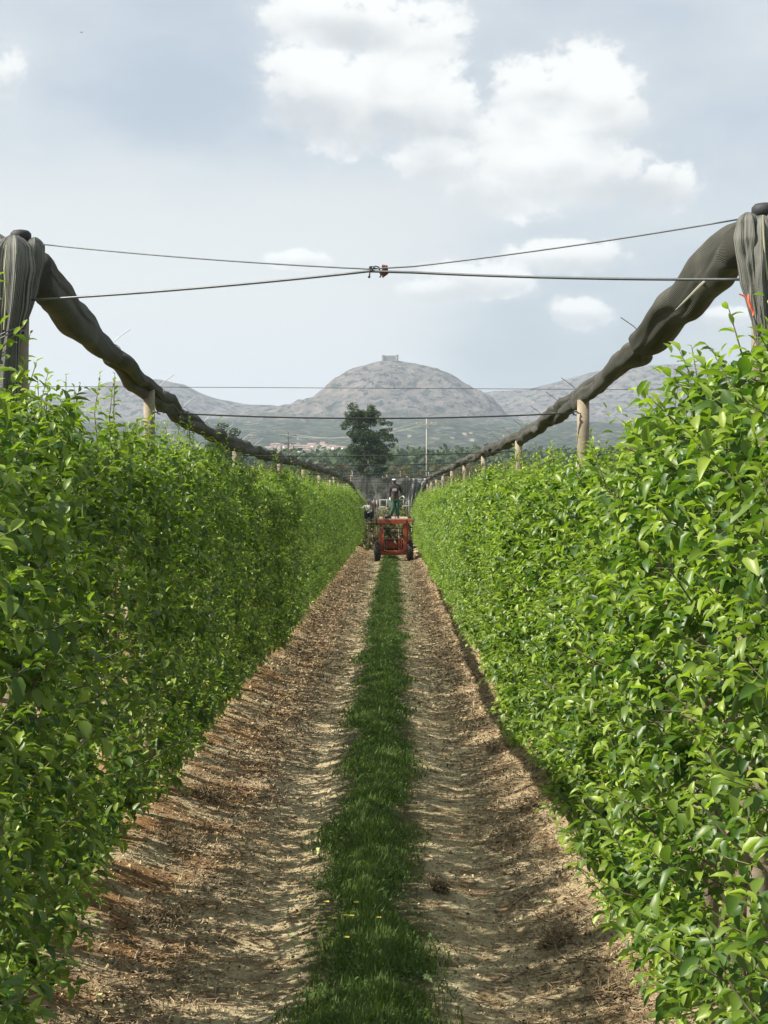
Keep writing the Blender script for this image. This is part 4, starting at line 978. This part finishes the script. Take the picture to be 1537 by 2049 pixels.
# ------------------------------------------------------------------ workers
M_skin = simple('dark_skin', (.075, .04, .028), .6); M_shirt = simple('charcoal_sweatshirt', (.030, .026, .028), .9, var=.2)
M_green = simple('green_trousers', (.028, .095, .065), .85, var=.25); M_cap = simple('white_cap', (.72, .72, .68), .8, var=.08)
M_glove = simple('white_glove', (.70, .68, .60), .8, var=.1); M_shoe = simple('dark_shoe', (.02, .02, .022), .6); M_pshirt = simple('pale_mottled_shirt', (.42, .46, .38), .9, var=.35, scale=14)
M_navy = simple('navy_trousers', (.012, .018, .035), .85)
def skin(name, verts, edges, mat, parent, lvl=2):
    me = bpy.data.meshes.new(name); me.from_pydata([v[:3] for v in verts], edges, [])
    o = bpy.data.objects.new(name, me); C.objects.link(o)
    m = o.modifiers.new('s', 'SKIN'); m.use_smooth_shade = True
    for i, v in enumerate(verts):
        sv = me.skin_vertices[0].data[i]; r = v[3]; sv.radius = r if isinstance(r, tuple) else (r, r); sv.use_root = (i == 0)
    s = o.modifiers.new('b', 'SUBSURF'); s.levels = s.render_levels = lvl
    dg = bpy.context.evaluated_depsgraph_get(); dg.update(); me2 = bpy.data.meshes.new_from_object(o.evaluated_get(dg))
    bpy.data.objects.remove(o); me2.name = name; me2.materials.clear(); me2.materials.append(mat); me2.shade_smooth()
    return obj(name, me2, parent)
def hand(parent, wrist, dirv, palm_n, mat, name='glove', curl=.8, s=1.0):
    d = Vector(dirv).normalized(); n_ = Vector(palm_n).normalized(); sd = d.cross(n_).normalized(); w = Vector(wrist)
    vs = [(*(w), .026*s), (*(w+d*.045*s), (.036*s, .02*s)), (*(w+d*.085*s), (.036*s, .018*s))]; es = [(0, 1), (1, 2)]
    for k, (o_, L) in enumerate(zip((-.028, -.009, .010, .028), (.062, .07, .066, .052))):
        b = w+d*.08*s+sd*o_*s; c1 = math.cos(curl*.5); s1 = math.sin(curl*.5); c2 = math.cos(curl*1.3); s2 = math.sin(curl*1.3)
        i0 = len(vs); vs += [(*b, .009*s), (*(b+(d*c1+n_*s1)*L*.5*s), .0085*s), (*(b+(d*c1+n_*s1)*L*.5*s+(d*c2+n_*s2)*L*.5*s), .0075*s)]
        es += [(2, i0), (i0, i0+1), (i0+1, i0+2)]
    i0 = len(vs); b = w+d*.03*s-sd*.03*s; vs += [(*(b), .011*s), (*(b-sd*.022*s+d*.028*s+n_*.01), .0095*s), (*(b-sd*.018*s+d*.055*s+n_*.02), .008*s)]; es += [(1, i0), (i0, i0+1), (i0+1, i0+2)]
    return skin(name, vs, es, mat, parent, 1)
wk = empty('person', (0.03+.08, TY+.35, tz+1.83)); tag(wk, 'worker standing on the orange platform in charcoal sweatshirt, green trousers and white cap', 'person')
hipz, shz = .90, 1.42
HL, HR = (-.085, 0, hipz), (.085, 0, hipz)
body = [(0, 0, .98, .12), (0, 0, 1.15, .125), (0.0, 0, 1.34, (.15, .11)), (0, -.01, 1.47, .055), (-.03, -.04, 1.53, .055), (-.045, -.07, 1.60, (.078, .09)), (-.045, -.07, 1.68, (.08, .09)),
        (.19, 0, 1.39, .06), (.27, .0, 1.14, .047), (.32, -.08, .98, .034), (-.19, 0, 1.39, .06), (-.23, .01, 1.13, .047), (-.22, -.04, .90, .034),
        (-.09, 0, .86, .09), (-.07, -.07, .46, .062), (-.2, .02, .10, .045), (.09, 0, .86, .09), (.09, -.03, .46, .062), (.11, .04, .10, .045)]
be = [(0,1),(1,2),(2,3),(3,4),(4,5),(5,6),(2,7),(7,8),(8,9),(2,10),(10,11),(11,12),(0,13),(13,14),(14,15),(0,16),(16,17),(17,18)]
skin('body', body, be, M_skin, wk)
fc = MB(); fc.tube([(-.06, -.145, 1.63), (-.065, -.172, 1.61), (-.06, -.15, 1.59)], [.008, .014, .012], 6); fc.ball((-.125, -.05, 1.61), (.012, .02, .03)); fc.ball((.035, -.05, 1.61), (.012, .02, .03)); fc.build('nose_and_ears', M_skin, wk, smooth=True)
ey = MB(); ey.ball((-.085, -.145, 1.64), (.012, .008, .008)); ey.ball((-.03, -.145, 1.64), (.012, .008, .008)); ey.build('eyes', M_cap, wk, smooth=True)
sh = [(0, 0, .93, .15), (0, 0, 1.10, .15), (0, 0, 1.32, (.175, .135)), (0, -.01, 1.44, .085), (.19, 0, 1.385, .082), (.275, .0, 1.14, .066), (.315, -.07, 1.0, .05), (-.19, 0, 1.385, .082), (-.235, .01, 1.13, .066), (-.225, -.035, .94, .05)]
skin('sweatshirt', sh, [(0,1),(1,2),(2,3),(2,4),(4,5),(5,6),(2,7),(7,8),(8,9)], M_shirt, wk)
hd = MB(); hd.tube([(-.09, .05, 1.47), (0, .09, 1.49), (.09, .05, 1.46), (.10, -.03, 1.43)], [.03, .045, .04, .02], 8); hd.build('hood', M_shirt, wk, smooth=True)
tr2 = [(0, 0, .93, .145), (-.10, 0, .80, .115), (-.075, -.075, .46, .085), (-.17, -.0, .20, .075), (-.2, .02, .09, .07), (.10, 0, .80, .115), (.09, -.03, .46, .09), (.11, .03, .2, .085), (.11, .04, .08, .085)]
skin('trousers', tr2, [(0,1),(1,2),(2,3),(3,4),(0,5),(5,6),(6,7),(7,8)], M_green, wk)
cp_ = MB(); cp_.ball((0, 0, 0), (.098, .108, .075), 16, Matrix.Translation((-.045, -.065, 1.70)) @ Matrix.Diagonal((.098, .108, .07, 1))); cp_.build('cap', M_cap, wk, smooth=True)
cb = MB(); cb.ball((0, 0, 0), 1, 14, Matrix.Translation((-.06, -.17, 1.685)) @ Matrix.Rotation(.35, 4, 'X') @ Matrix.Diagonal((.075, .07, .010, 1))); cb.build('cap_peak', M_cap, wk, smooth=True)
hand(wk, (.325, -.09, .97), (.3, -.3, -.25), (0, -.3, -1), M_glove, curl=1.2, s=1.15); hand(wk, (-.225, -.05, .91), (0, -.1, -1), (1, 0, 0), M_glove, curl=.4, s=1.25)
for x, y in ((-.21, .0), (.12, .02)):
    b = MB(); b.ball((0, 0, 0), 1, 12, Matrix.Translation((x, y-.05, .045)) @ Matrix.Diagonal((.05, .14, .05, 1))); b.build('shoe', M_shoe, wk, smooth=True)
b = MB(); b.box((-.03, -.16, 1.235), (.17, .012, .095)); pt = b.build('shirt_print', M_cap, wk)
M_print = simple('print_letters', (.45, .06, .07), .8)
b = MB()
for k in range(6): b.box((-.095+.026*k, -.170, 1.240), (.016, .006, .05 if k % 2 else .036))
b.build('print_marks', M_print, pt)
bag = MB(); bag.ball((0, 0, 0), 1, 12, Matrix.Translation((0, 0, .09)) @ Matrix.Diagonal((.15, .12, .10, 1))); bo = bag.build('body', M_dark, None, smooth=True)
bgt = empty('bag', (-.22, TY+.02, tz+1.83)); tag(bgt, "small black bag lying on the deck at the standing worker's feet", 'bag'); bo.parent = bgt
b = MB(); b.tube([(-.08, 0, .17), (-.04, 0, .23), (.04, 0, .23), (.08, 0, .17)], .008, 6); b.build('strap', M_dark, bgt)
st = MB(); st.box((0, 0, 0), (.05, .1, .2), m=Matrix.Translation((-.37, TY-.02, tz+1.90)) @ Matrix.Rotation(.75, 4, 'Y')); tag(st.build('pale_board', M_pale), 'short pale board leaning on the left end of the deck', 'board')
# second worker crouching on the side step, reaching into the left row
w2_ = empty('person', (-1.03, TY+.22, tz+1.69)); tag(w2_, 'worker crouching on the side step in pale mottled shirt, reaching into the left row', 'person')
b2 = [(0, .05, .36, .12), (-.02, .02, .50, .12), (-.03, -.02, .64, (.14, .10)), (-.04, -.06, .72, .05), (-.04, -.08, .78, .05), (-.045, -.10, .86, (.075, .085)), (-.045, -.10, .92, .08),
      (-.18, -.03, .66, .055), (-.30, -.08, .56, .045), (-.42, -.10, .60, .033), (.12, -.02, .66, .055), (.17, -.1, .48, .045), (.06, -.18, .42, .033),
      (-.10, .03, .34, .085), (-.13, -.22, .44, .06), (-.12, -.12, .06, .042), (.10, .03, .34, .085), (.12, -.22, .42, .06), (.11, -.12, .06, .042)]
skin('body', b2, be, simple('tan_skin', (.28, .17, .11), .6), w2_)
s2 = [(0, .05, .36, .145), (-.02, .02, .50, .145), (-.03, -.02, .63, (.165, .125)), (-.04, -.05, .70, .08), (-.18, -.03, .655, .078), (-.29, -.08, .565, .062), (-.38, -.09, .59, .048), (.12, -.02, .655, .078), (.17, -.1, .49, .062), (.09, -.16, .44, .048)]
skin('shirt', s2, [(0,1),(1,2),(2,3),(2,4),(4,5),(5,6),(2,7),(7,8),(8,9)], M_pshirt, w2_)
t2 = [(0, .05, .32, .15), (-.10, 0, .34, .11), (-.13, -.22, .42, .085), (-.125, -.15, .2, .07), (-.12, -.12, .1, .06), (.10, 0, .34, .11), (.12, -.22, .41, .085), (.115, -.15, .2, .07), (.11, -.12, .1, .06)]
skin('trousers', t2, [(0,1),(1,2),(2,3),(3,4),(0,5),(5,6),(6,7),(7,8)], M_navy, w2_)
b = MB(); b.ball((0, 0, 0), 1, 14, Matrix.Translation((-.045, -.10, .93)) @ Matrix.Diagonal((.098, .105, .075, 1))); b.ball((0, 0, 0), 1, 14, Matrix.Translation((-.06, -.2, .90)) @ Matrix.Rotation(.4, 4, 'X') @ Matrix.Diagonal((.075, .065, .010, 1))); b.build('cap', simple('grey_green_cap', (.25, .32, .27), .8), w2_, smooth=True)
hand(w2_, (-.42, -.10, .60), (-1, -.1, .25), (0, 0, -1), M_glove, curl=.7, s=1.15); hand(w2_, (.06, -.18, .42), (-.8, -.3, -.1), (0, 0, -1), M_glove, curl=.7)
for x in (-.12, .11):
    b = MB(); b.ball((0, 0, 0), 1, 12, Matrix.Translation((x, -.17, .045)) @ Matrix.Diagonal((.05, .13, .045, 1))); b.build('shoe', M_shoe, w2_, smooth=True)
crt = empty('crate', (-1.03, TY+.29, tz+1.69)); tag(crt, 'low wooden crate the crouching worker sits on', 'crate')
for z_ in (.05, .13, .21):
    for sx in (-1, 1): MB().box((sx*.15, .0, z_), (.015, .26, .06)).build('slat', M_wood, crt); MB().box((0, sx*.13, z_), (.285, .015, .06)).build('slat', M_wood, crt)
MB().box((0, 0, .255), (.32, .28, .02)).build('lid', M_wood, crt)
# ------------------------------------------------------------------ grass strip, litter, twigs
M_grass = leaf_mat('grass_blade', (0.055, 0.105, 0.025), (0.22, 0.29, 0.09), (0.10, 0.14, 0.045), trans=0.3, gloss=0.2, rough=0.6)
def blades(n_, dmin, dmax, xc, xw, hmin, hmax, wid, seed, dry=False, lean=.5):
    r_ = np.random.default_rng(seed)
    y = np.exp(r_.uniform(math.log(dmin), math.log(dmax), n_)); x = xc(y)+r_.normal(0, 1, n_).clip(-2.3, 2.3)*xw(y)
    keep = np.array([mnoise.noise(Vector((a*3.2, b*1.6, 3)))+.5*mnoise.noise(Vector((a*9, b*7, 8))) > -.22-.35*r_.random() for a, b in zip(x, y)]); x = x[keep]; y = y[keep]; n_ = len(x)
    z = np.array([zsurf(a, b) for a, b in zip(x, y)])-.005
    edge = np.abs(x-xc(y))/xw(y)
    h = r_.uniform(hmin, hmax, n_)*np.clip(1.25-.35*edge, .45, 1.3)*(1+.6*(r_.random(n_) < .04)); a = r_.uniform(0, 2*PI, n_); ln = r_.uniform(.1, lean, n_)*h*1.3; w = wid*r_.uniform(.7, 1.5, n_)*np.clip(y/11, 1, 4)
    px, py = -np.sin(a), np.cos(a); qx, qy = np.cos(a), np.sin(a)
    B = np.stack([x, y, z], -1)
    def pt(off, fwd, hh): return B+np.stack([px*off+qx*fwd, py*off+qy*fwd, hh], -1)
    V = np.stack([pt(-w/2, 0, 0*h), pt(w/2, 0, 0*h), pt(-w*.42, ln*.35, h*.6), pt(w*.42, ln*.35, h*.6), pt(0*w, ln, h*.95)], 1).reshape(-1, 3)
    i = (np.arange(n_)*5)[:, None]
    Fq = i+np.array([[0, 1, 3, 2]]); Ft = i+np.array([[2, 3, 4]])
    return V, [Fq, Ft], np.repeat(r_.uniform(0, 1, n_)**1.6*.8+(.2 if dry else 0), 5)
xc_ = lambda y: np.where(y < 60, -.15, -.12)+.05*np.sin(y*.9)+.03*np.sin(y*2.3)
V, Fq, tt = blades(118000, 6.3, 98, xc_, lambda y: .142+.045*np.sin(y*1.7)+.03*np.sin(y*4.1+1), .03, .125, .0055, 5)
tag(obj('grass', mk_mesh('grass', V, Fq, M_grass, smooth=False, attr=tt)), 'strip of green grass between the two wheel tracks', 'grass', kind='stuff')
M_clov = leaf_mat('clover_leaf', (0.040, 0.085, 0.022), (0.13, 0.20, 0.06), (0.08, 0.14, 0.05), trans=0.25, gloss=0.2, rough=0.6)
def flat_leaves(n_, dmin, dmax, xfun, size, hgt, seed, tiltz=.5, spread=1.0):
    r_ = np.random.default_rng(seed); y = np.exp(r_.uniform(math.log(dmin), math.log(dmax), n_)); x = xfun(y, r_)
    z = np.array([zsurf(a, b) for a, b in zip(x, y)])+r_.uniform(.004, hgt, n_)
    a = r_.uniform(0, 2*PI, n_); s = size*r_.uniform(.5, 1.5, n_)*np.clip(y/14, 1, 3); s = np.minimum(s, size*2.4); tz_ = r_.normal(0, tiltz, (n_, 2))
    ax = np.stack([np.cos(a), np.sin(a), tz_[:, 0]], -1); sd = np.stack([-np.sin(a), np.cos(a), tz_[:, 1]], -1); B = np.stack([x, y, z], -1)
    cr = r_.uniform(.05, .35, n_)[:, None]*np.array([[0, 0, 1]])
    S_ = s[:, None]
    V = np.stack([B-ax*S_*.5, B+sd*S_*.25+cr*S_*.5, B+ax*S_*.5+cr*S_*.3, B-sd*S_*.25+cr*S_*.5, B-cr*S_*.1], 1).reshape(-1, 3)
    i = (np.arange(n_)*5)[:, None]
    return V, [i+np.array([[0, 4, 1]]), i+np.array([[1, 4, 2]]), i+np.array([[2, 4, 3]]), i+np.array([[3, 4, 0]])], np.repeat(r_.uniform(0, 1, n_), 5)
V, Fq, tt = flat_leaves(38000, 6.3, 60, lambda y, r: xc_(y)+r.normal(0, .21, len(y)), .019, .085, 6)
tag(obj('clover', mk_mesh('clover', V, Fq, M_clov, smooth=False, attr=tt)), 'small clover leaves mixed in the grass strip', 'clover', kind='stuff')
def litter_mat(name, a, b_):
    m, N, b, out = new_mat(name); at = N.n('ShaderNodeAttribute', attribute_name='tint')
    N.put(b.inputs['Base Color'], N.ramp(at.outputs['Fac'], [(0, a), (.75, b_), (1, tuple(min(1, v*1.7) for v in b_))])); b.inputs['Roughness'].default_value = .85; return m
M_lit = litter_mat('dead_leaf', (.05, .033, .018), (.25, .185, .10))
def xl(y, r):
    side = np.where(r.random(len(y)) < .5, -1, 1); c = np.where(side < 0, -1.3, 1.02)
    return np.where(r.random(len(y)) < .86, c+r.normal(0, .25, len(y)), r.uniform(-1.9, 1.5, len(y)))
V, Fq, tt = flat_leaves(46000, 6.2, 80, xl, .023, .018, 7, tiltz=.5)
tag(obj('leaf_litter', mk_mesh('leaf_litter', V, Fq, M_lit, smooth=False, attr=tt)), 'brown dead leaves scattered over the bare wheel tracks', 'leaf litter', kind='stuff')
V, Fq, tt = blades(9000, 6.2, 60, lambda y: np.where(rng.random(len(y)) < .5, -1.15, .98), lambda y: .26+0*y, .02, .075, .004, 9, dry=True, lean=1.2)
tag(obj('dry_grass', mk_mesh('dry_grass', V, Fq, litter_mat('dry_stalk', (.14, .10, .05), (.42, .33, .19)), smooth=False, attr=tt)), 'short dry stalks on the banks beside both rows', 'dry grass', kind='stuff')
M_twig = litter_mat('twig', (.06, .038, .025), (.30, .22, .14))
def twig_pile(n_, fn, lmin, lmax, r0, seed, lift=.012):
    r_ = random.Random(seed); mb = MB(); tn = []
    for k in range(n_):
        x, y = fn(r_); L = r_.uniform(lmin, lmax); a = r_.uniform(0, 2*PI); z = zsurf(x, y)+r_.uniform(0, lift)+r0
        pts = []
        for q_ in range(4):
            pts.append((x+math.cos(a)*L*q_/3, y+math.sin(a)*L*q_/3, max(zsurf(x+math.cos(a)*L*q_/3, y+math.sin(a)*L*q_/3)+r0, z+r_.uniform(-.003, lift*1.2)))); a += r_.uniform(-.35, .35)
        b0 = len(mb.v); k_ = max(1, y/12); mb.tube(pts, [r0*k_, r0*.9*k_, r0*.75*k_, r0*.4*k_], 4); tn += [r_.random()]*(len(mb.v)-b0)
    return mb, tn
def twobank(r_):
    y = math.exp(r_.uniform(math.log(6.3), math.log(60))); return (r_.gauss(-1.15, .28) if r_.random() < .5 else r_.gauss(.95, .28), y)
mb, tn = twig_pile(4600, twobank, .05, .30, .0024, 3)
def pybuild(name, mb, tn, mat):
    me = bpy.data.meshes.new(name); me.from_pydata(mb.v, [], mb.f); me.materials.append(mat); at_ = me.attributes.new('tint', 'FLOAT', 'POINT'); at_.data.foreach_set('value', tn); return obj(name, me)
tag(pybuild('prunings', mb, tn, M_twig), 'thin pruned twigs littering the banks below both hedges', 'twigs', kind='stuff')
# clods and crumbs of earth
def clods(n_):
    r_ = np.random.default_rng(17); y = np.exp(r_.uniform(math.log(6.3), math.log(50), n_)); x = r_.uniform(-2.1, 1.7, n_)
    keep = (np.abs(x+.15) > .3); x = x[keep]; y = y[keep]; n_ = len(x); sz = r_.uniform(.003, .010, n_)*(1+1.5*(r_.random(n_) < .02))*np.clip(y/13, 1, 1.6)
    z = np.array([zsurf(a, b) for a, b in zip(x, y)])+sz*.3
    O = np.array([(1,0,0),(-1,0,0),(0,1,0),(0,-1,0),(0,0,.8),(0,0,-.8)]); V = (O[None]*r_.uniform(.6, 1.3, (n_, 6, 1))+r_.normal(0, .12, (n_, 6, 3)))*sz[:, None, None]+np.stack([x, y, z], -1)[:, None]
    Fq = np.array([(0,2,4),(2,1,4),(1,3,4),(3,0,4),(2,0,5),(1,2,5),(3,1,5),(0,3,5)])
    return V.reshape(-1, 3), [(Fq[None]+(np.arange(n_)*6)[:, None, None]).reshape(-1, 3)], np.repeat(r_.uniform(0, 1, n_), 6)
V, Fq, tt = clods(26000)
tag(obj('soil_clods', mk_mesh('soil_clods', V, Fq, litter_mat('earth_clod', (.24, .165, .09), (.44, .35, .21)), smooth=False, attr=tt)), 'crumbs and clods of dry earth on the tracks', 'clods', kind='stuff')
# larger sticks one can pick out
def ground_px(px, py):
    lo, hi = 4.0, 95.0
    for _ in range(40):
        m_ = (lo+hi)/2
        p = P(px, py, m_)
        if p.z > gz(p.x, m_): lo = m_
        else: hi = m_
    p = P(px, py, lo); return p
sticks = [((1100,1588),(1180,1580),'long thin grey stick lying toward the right hedge'),((835,1608),(868,1613),'short pale stick beside the grass strip on the right track'),((1008,1600),(1100,1590),'brown crooked stick lying across the right track'),
          ((1030,1810),(1100,1770),'pale forked stick at the middle of the right track'),((250,1935),(290,1952),'short pale stick in the left foreground'),((265,1930),(282,1898),'upright broken twig in the left foreground'),
          ((860,1720),(886,1738),'curved pale stick at the right edge of the grass'),((1010,1968),(1060,1940),'thin diagonal stick at the bottom of the right track'),((530,1560),(570,1600),'bent twig in the left wheel track'),((1140,1480),(1195,1470),'thin stick under the right hedge')]
for (a, b_, lb) in sticks:
    A, B = ground_px(*a), ground_px(*b_); pts = []
    for k in range(6):
        v = A.lerp(B, k/5); v.x += random.uniform(-.012, .012); v.y += random.uniform(-.01, .01); v.z = zsurf(v.x, v.y)+.008+random.uniform(0, .008); pts.append(v)
    mb = MB(); mb.tube(pts, [.0065, .006, .0055, .005, .0045, .003], 6)
    v = pts[2]; mb.tube([v, v+Vector((.03, .05, .02)), v+Vector((.07, .09, .012))], [.004, .003, .002], 5)
    o = mb.build('stick', simple('stick_bark', (.30, .24, .17), .85, var=.35, scale=20) if 'stick_bark' not in bpy.data.materials else bpy.data.materials['stick_bark'], None, smooth=True); tag(o, lb, 'stick')
piles = [((1020,1690),70,'tangle of dried brown weeds on the right track'),((1000,1500),34,'small dried weed tangle higher up the right bank'),((350,1690),60,'tangle of dried weeds on the left bank by the trunks'),((1235,1990),60,'reddish dried weeds at the foot of the right hedge'),((330,1850),55,'dark dried weeds low on the left bank'),
         ((1070,1610),45,'dried twiggy weed beside the crooked stick'),((1110,1890),45,'flattened dark weeds at the right foreground bank'),((880,1790),24,'small dark weed patch beside the grass strip'),((420,1600),40,'dried weeds in front of the left trunks')]
for i, (c, wpx, lb) in enumerate(piles):
    p = ground_px(*c); r_ = random.Random(50+i); w = wpx*p.y/F
    def fn(rr, p=p, w=w): a = rr.uniform(0, 6.28); q_ = w*math.sqrt(rr.random())*.8; return p.x+math.cos(a)*q_, p.y+math.sin(a)*q_*1.6
    mb, tn = twig_pile(90, fn, .04, .13, .0022, 60+i, lift=.05)
    for k in range(90):
        x, y = fn(r_); z = zsurf(x, y)+r_.uniform(.005, .06); s = r_.uniform(.012, .03); a = r_.uniform(0, 6.28); u = Vector((math.cos(a), math.sin(a), r_.uniform(-.6, .6)))*s; v = Vector((-math.sin(a), math.cos(a), r_.uniform(-.6, .6)))*s*.5; c_ = Vector((x, y, z))
        b0 = len(mb.v); mb.add([c_-u, c_+v, c_+u, c_-v], [(0, 1, 2, 3)]); tn += [r_.random()*.6]*4
    tag(pybuild('dried_weeds', mb, tn, M_lit), lb, 'dried weeds')
# small yellow flowers and fallen pale leaves
M_yel = simple('yellow_petal', (.75, .62, .08), .7, var=.05)
for (px, py, lb) in [(612,1838,'small yellow flower leftmost in the grass'),(652,1845,'small yellow flower beside the pair in the grass'),(712,1845,'small yellow flower right of the grass middle'),(668,1872,'small yellow flower low in the grass'),(690,1866,'small yellow flower just above the fallen leaf'),(702,1868,'small yellow flower next to the grass middle'),(757,1872,'small yellow flower at the right grass edge'),(692,1918,'small yellow flower lowest in the grass')]:
    p = ground_px(px, py); t = empty('flower', (p.x, p.y, zsurf(p.x, p.y))); tag(t, lb, 'flower', 'yellow flowers in the grass strip')
    h = .12; MB().tube([(0, 0, 0), (.004, 0, h)], .0012, 4).build('stem', M_grass, t)
    mb = MB()
    for k in range(7):
        a = 2*PI*k/7; mb.add([(.006+0, 0, h), (.004+.014*math.cos(a-.35), .014*math.sin(a-.35), h+.004), (.004+.02*math.cos(a), .02*math.sin(a), h+.003), (.004+.014*math.cos(a+.35), .014*math.sin(a+.35), h+.004)], [(0, 1, 2, 3)])
    mb.build('petals', M_yel, t)
M_fl = simple('fallen_leaf_green', (.42, .47, .20), .7, var=.15)
for i, (px, py, lb) in enumerate([(578,1887,'pale yellow fallen leaf beside the left grass edge'),(673,1892,'yellow fallen leaf in the grass'),(211,2005,'pale curled leaf in the left foreground corner'),(845,1970,'large pale green weed leaf at the right grass edge'),(1082,1968,'dark round fallen leaf on the right track'),(1232,1943,'pale dry leaf below the right hedge'),(574,1733,'small pale leaf in the left wheel track'),(640,1706,'pale yellowish leaf at the grass edge'),(1085,1815,'pale fallen leaf in the middle of the right bank')]):
    p = ground_px(px, py); T, Ft, Fq_ = TF[i % 4]
    o = obj('fallen_leaf', mk_mesh('fallen_leaf', T*.07, [Ft, Fq_], M_lit if 'dark' in lb else M_fl, attr=np.full(len(T), .1)), None, (p.x, p.y, zsurf(p.x, p.y)+.035)); o.rotation_euler = (.2, .3, i*1.3); tag(o, lb, 'leaf')
# bird, high in the sky
bp = P(163, 65, 60); bd = empty('bird', bp); tag(bd, 'tiny dark bird high in the upper left sky', 'bird')
b = MB(); b.ball((0, 0, 0), (.018, .045, .016), 10); b.build('body', M_dark, bd, smooth=True)
for s in (-1, 1):
    b = MB(); b.add([(0, .015, .008), (0, -.02, .008), (s*.05, -.015, .022), (s*.085, -.025, .006), (s*.05, .012, .024), (0, .015, .002), (0, -.02, .002), (s*.05, -.015, .017), (s*.085, -.025, .003), (s*.05, .012, .019)], [(0,1,2,4),(4,2,3),(5,9,7,6),(9,8,7),(0,4,9,5),(4,3,8,9),(3,2,7,8),(2,1,6,7),(1,0,5,6)]); b.build('wing', M_dark, bd)
# ------------------------------------------------------------------ the air
mh = bpy.data.materials.new('air_haze'); mh.use_nodes = True; nt = mh.node_tree; nt.nodes.clear()
pv = nt.nodes.new('ShaderNodeVolumePrincipled'); pv.inputs['Color'].default_value = (.72, .85, 1.0, 1); pv.inputs['Density'].default_value = 0.000105; pv.inputs['Anisotropy'].default_value = 0.2
mo = nt.nodes.new('ShaderNodeOutputMaterial'); nt.links.new(pv.outputs[0], mo.inputs['Volume'])
hz = MB().box((0, 3150, 175), (7400, 6800, 380)).build('haze', mh); tag(hz, 'pale blue haze over the plain and hills', 'haze', kind='stuff')
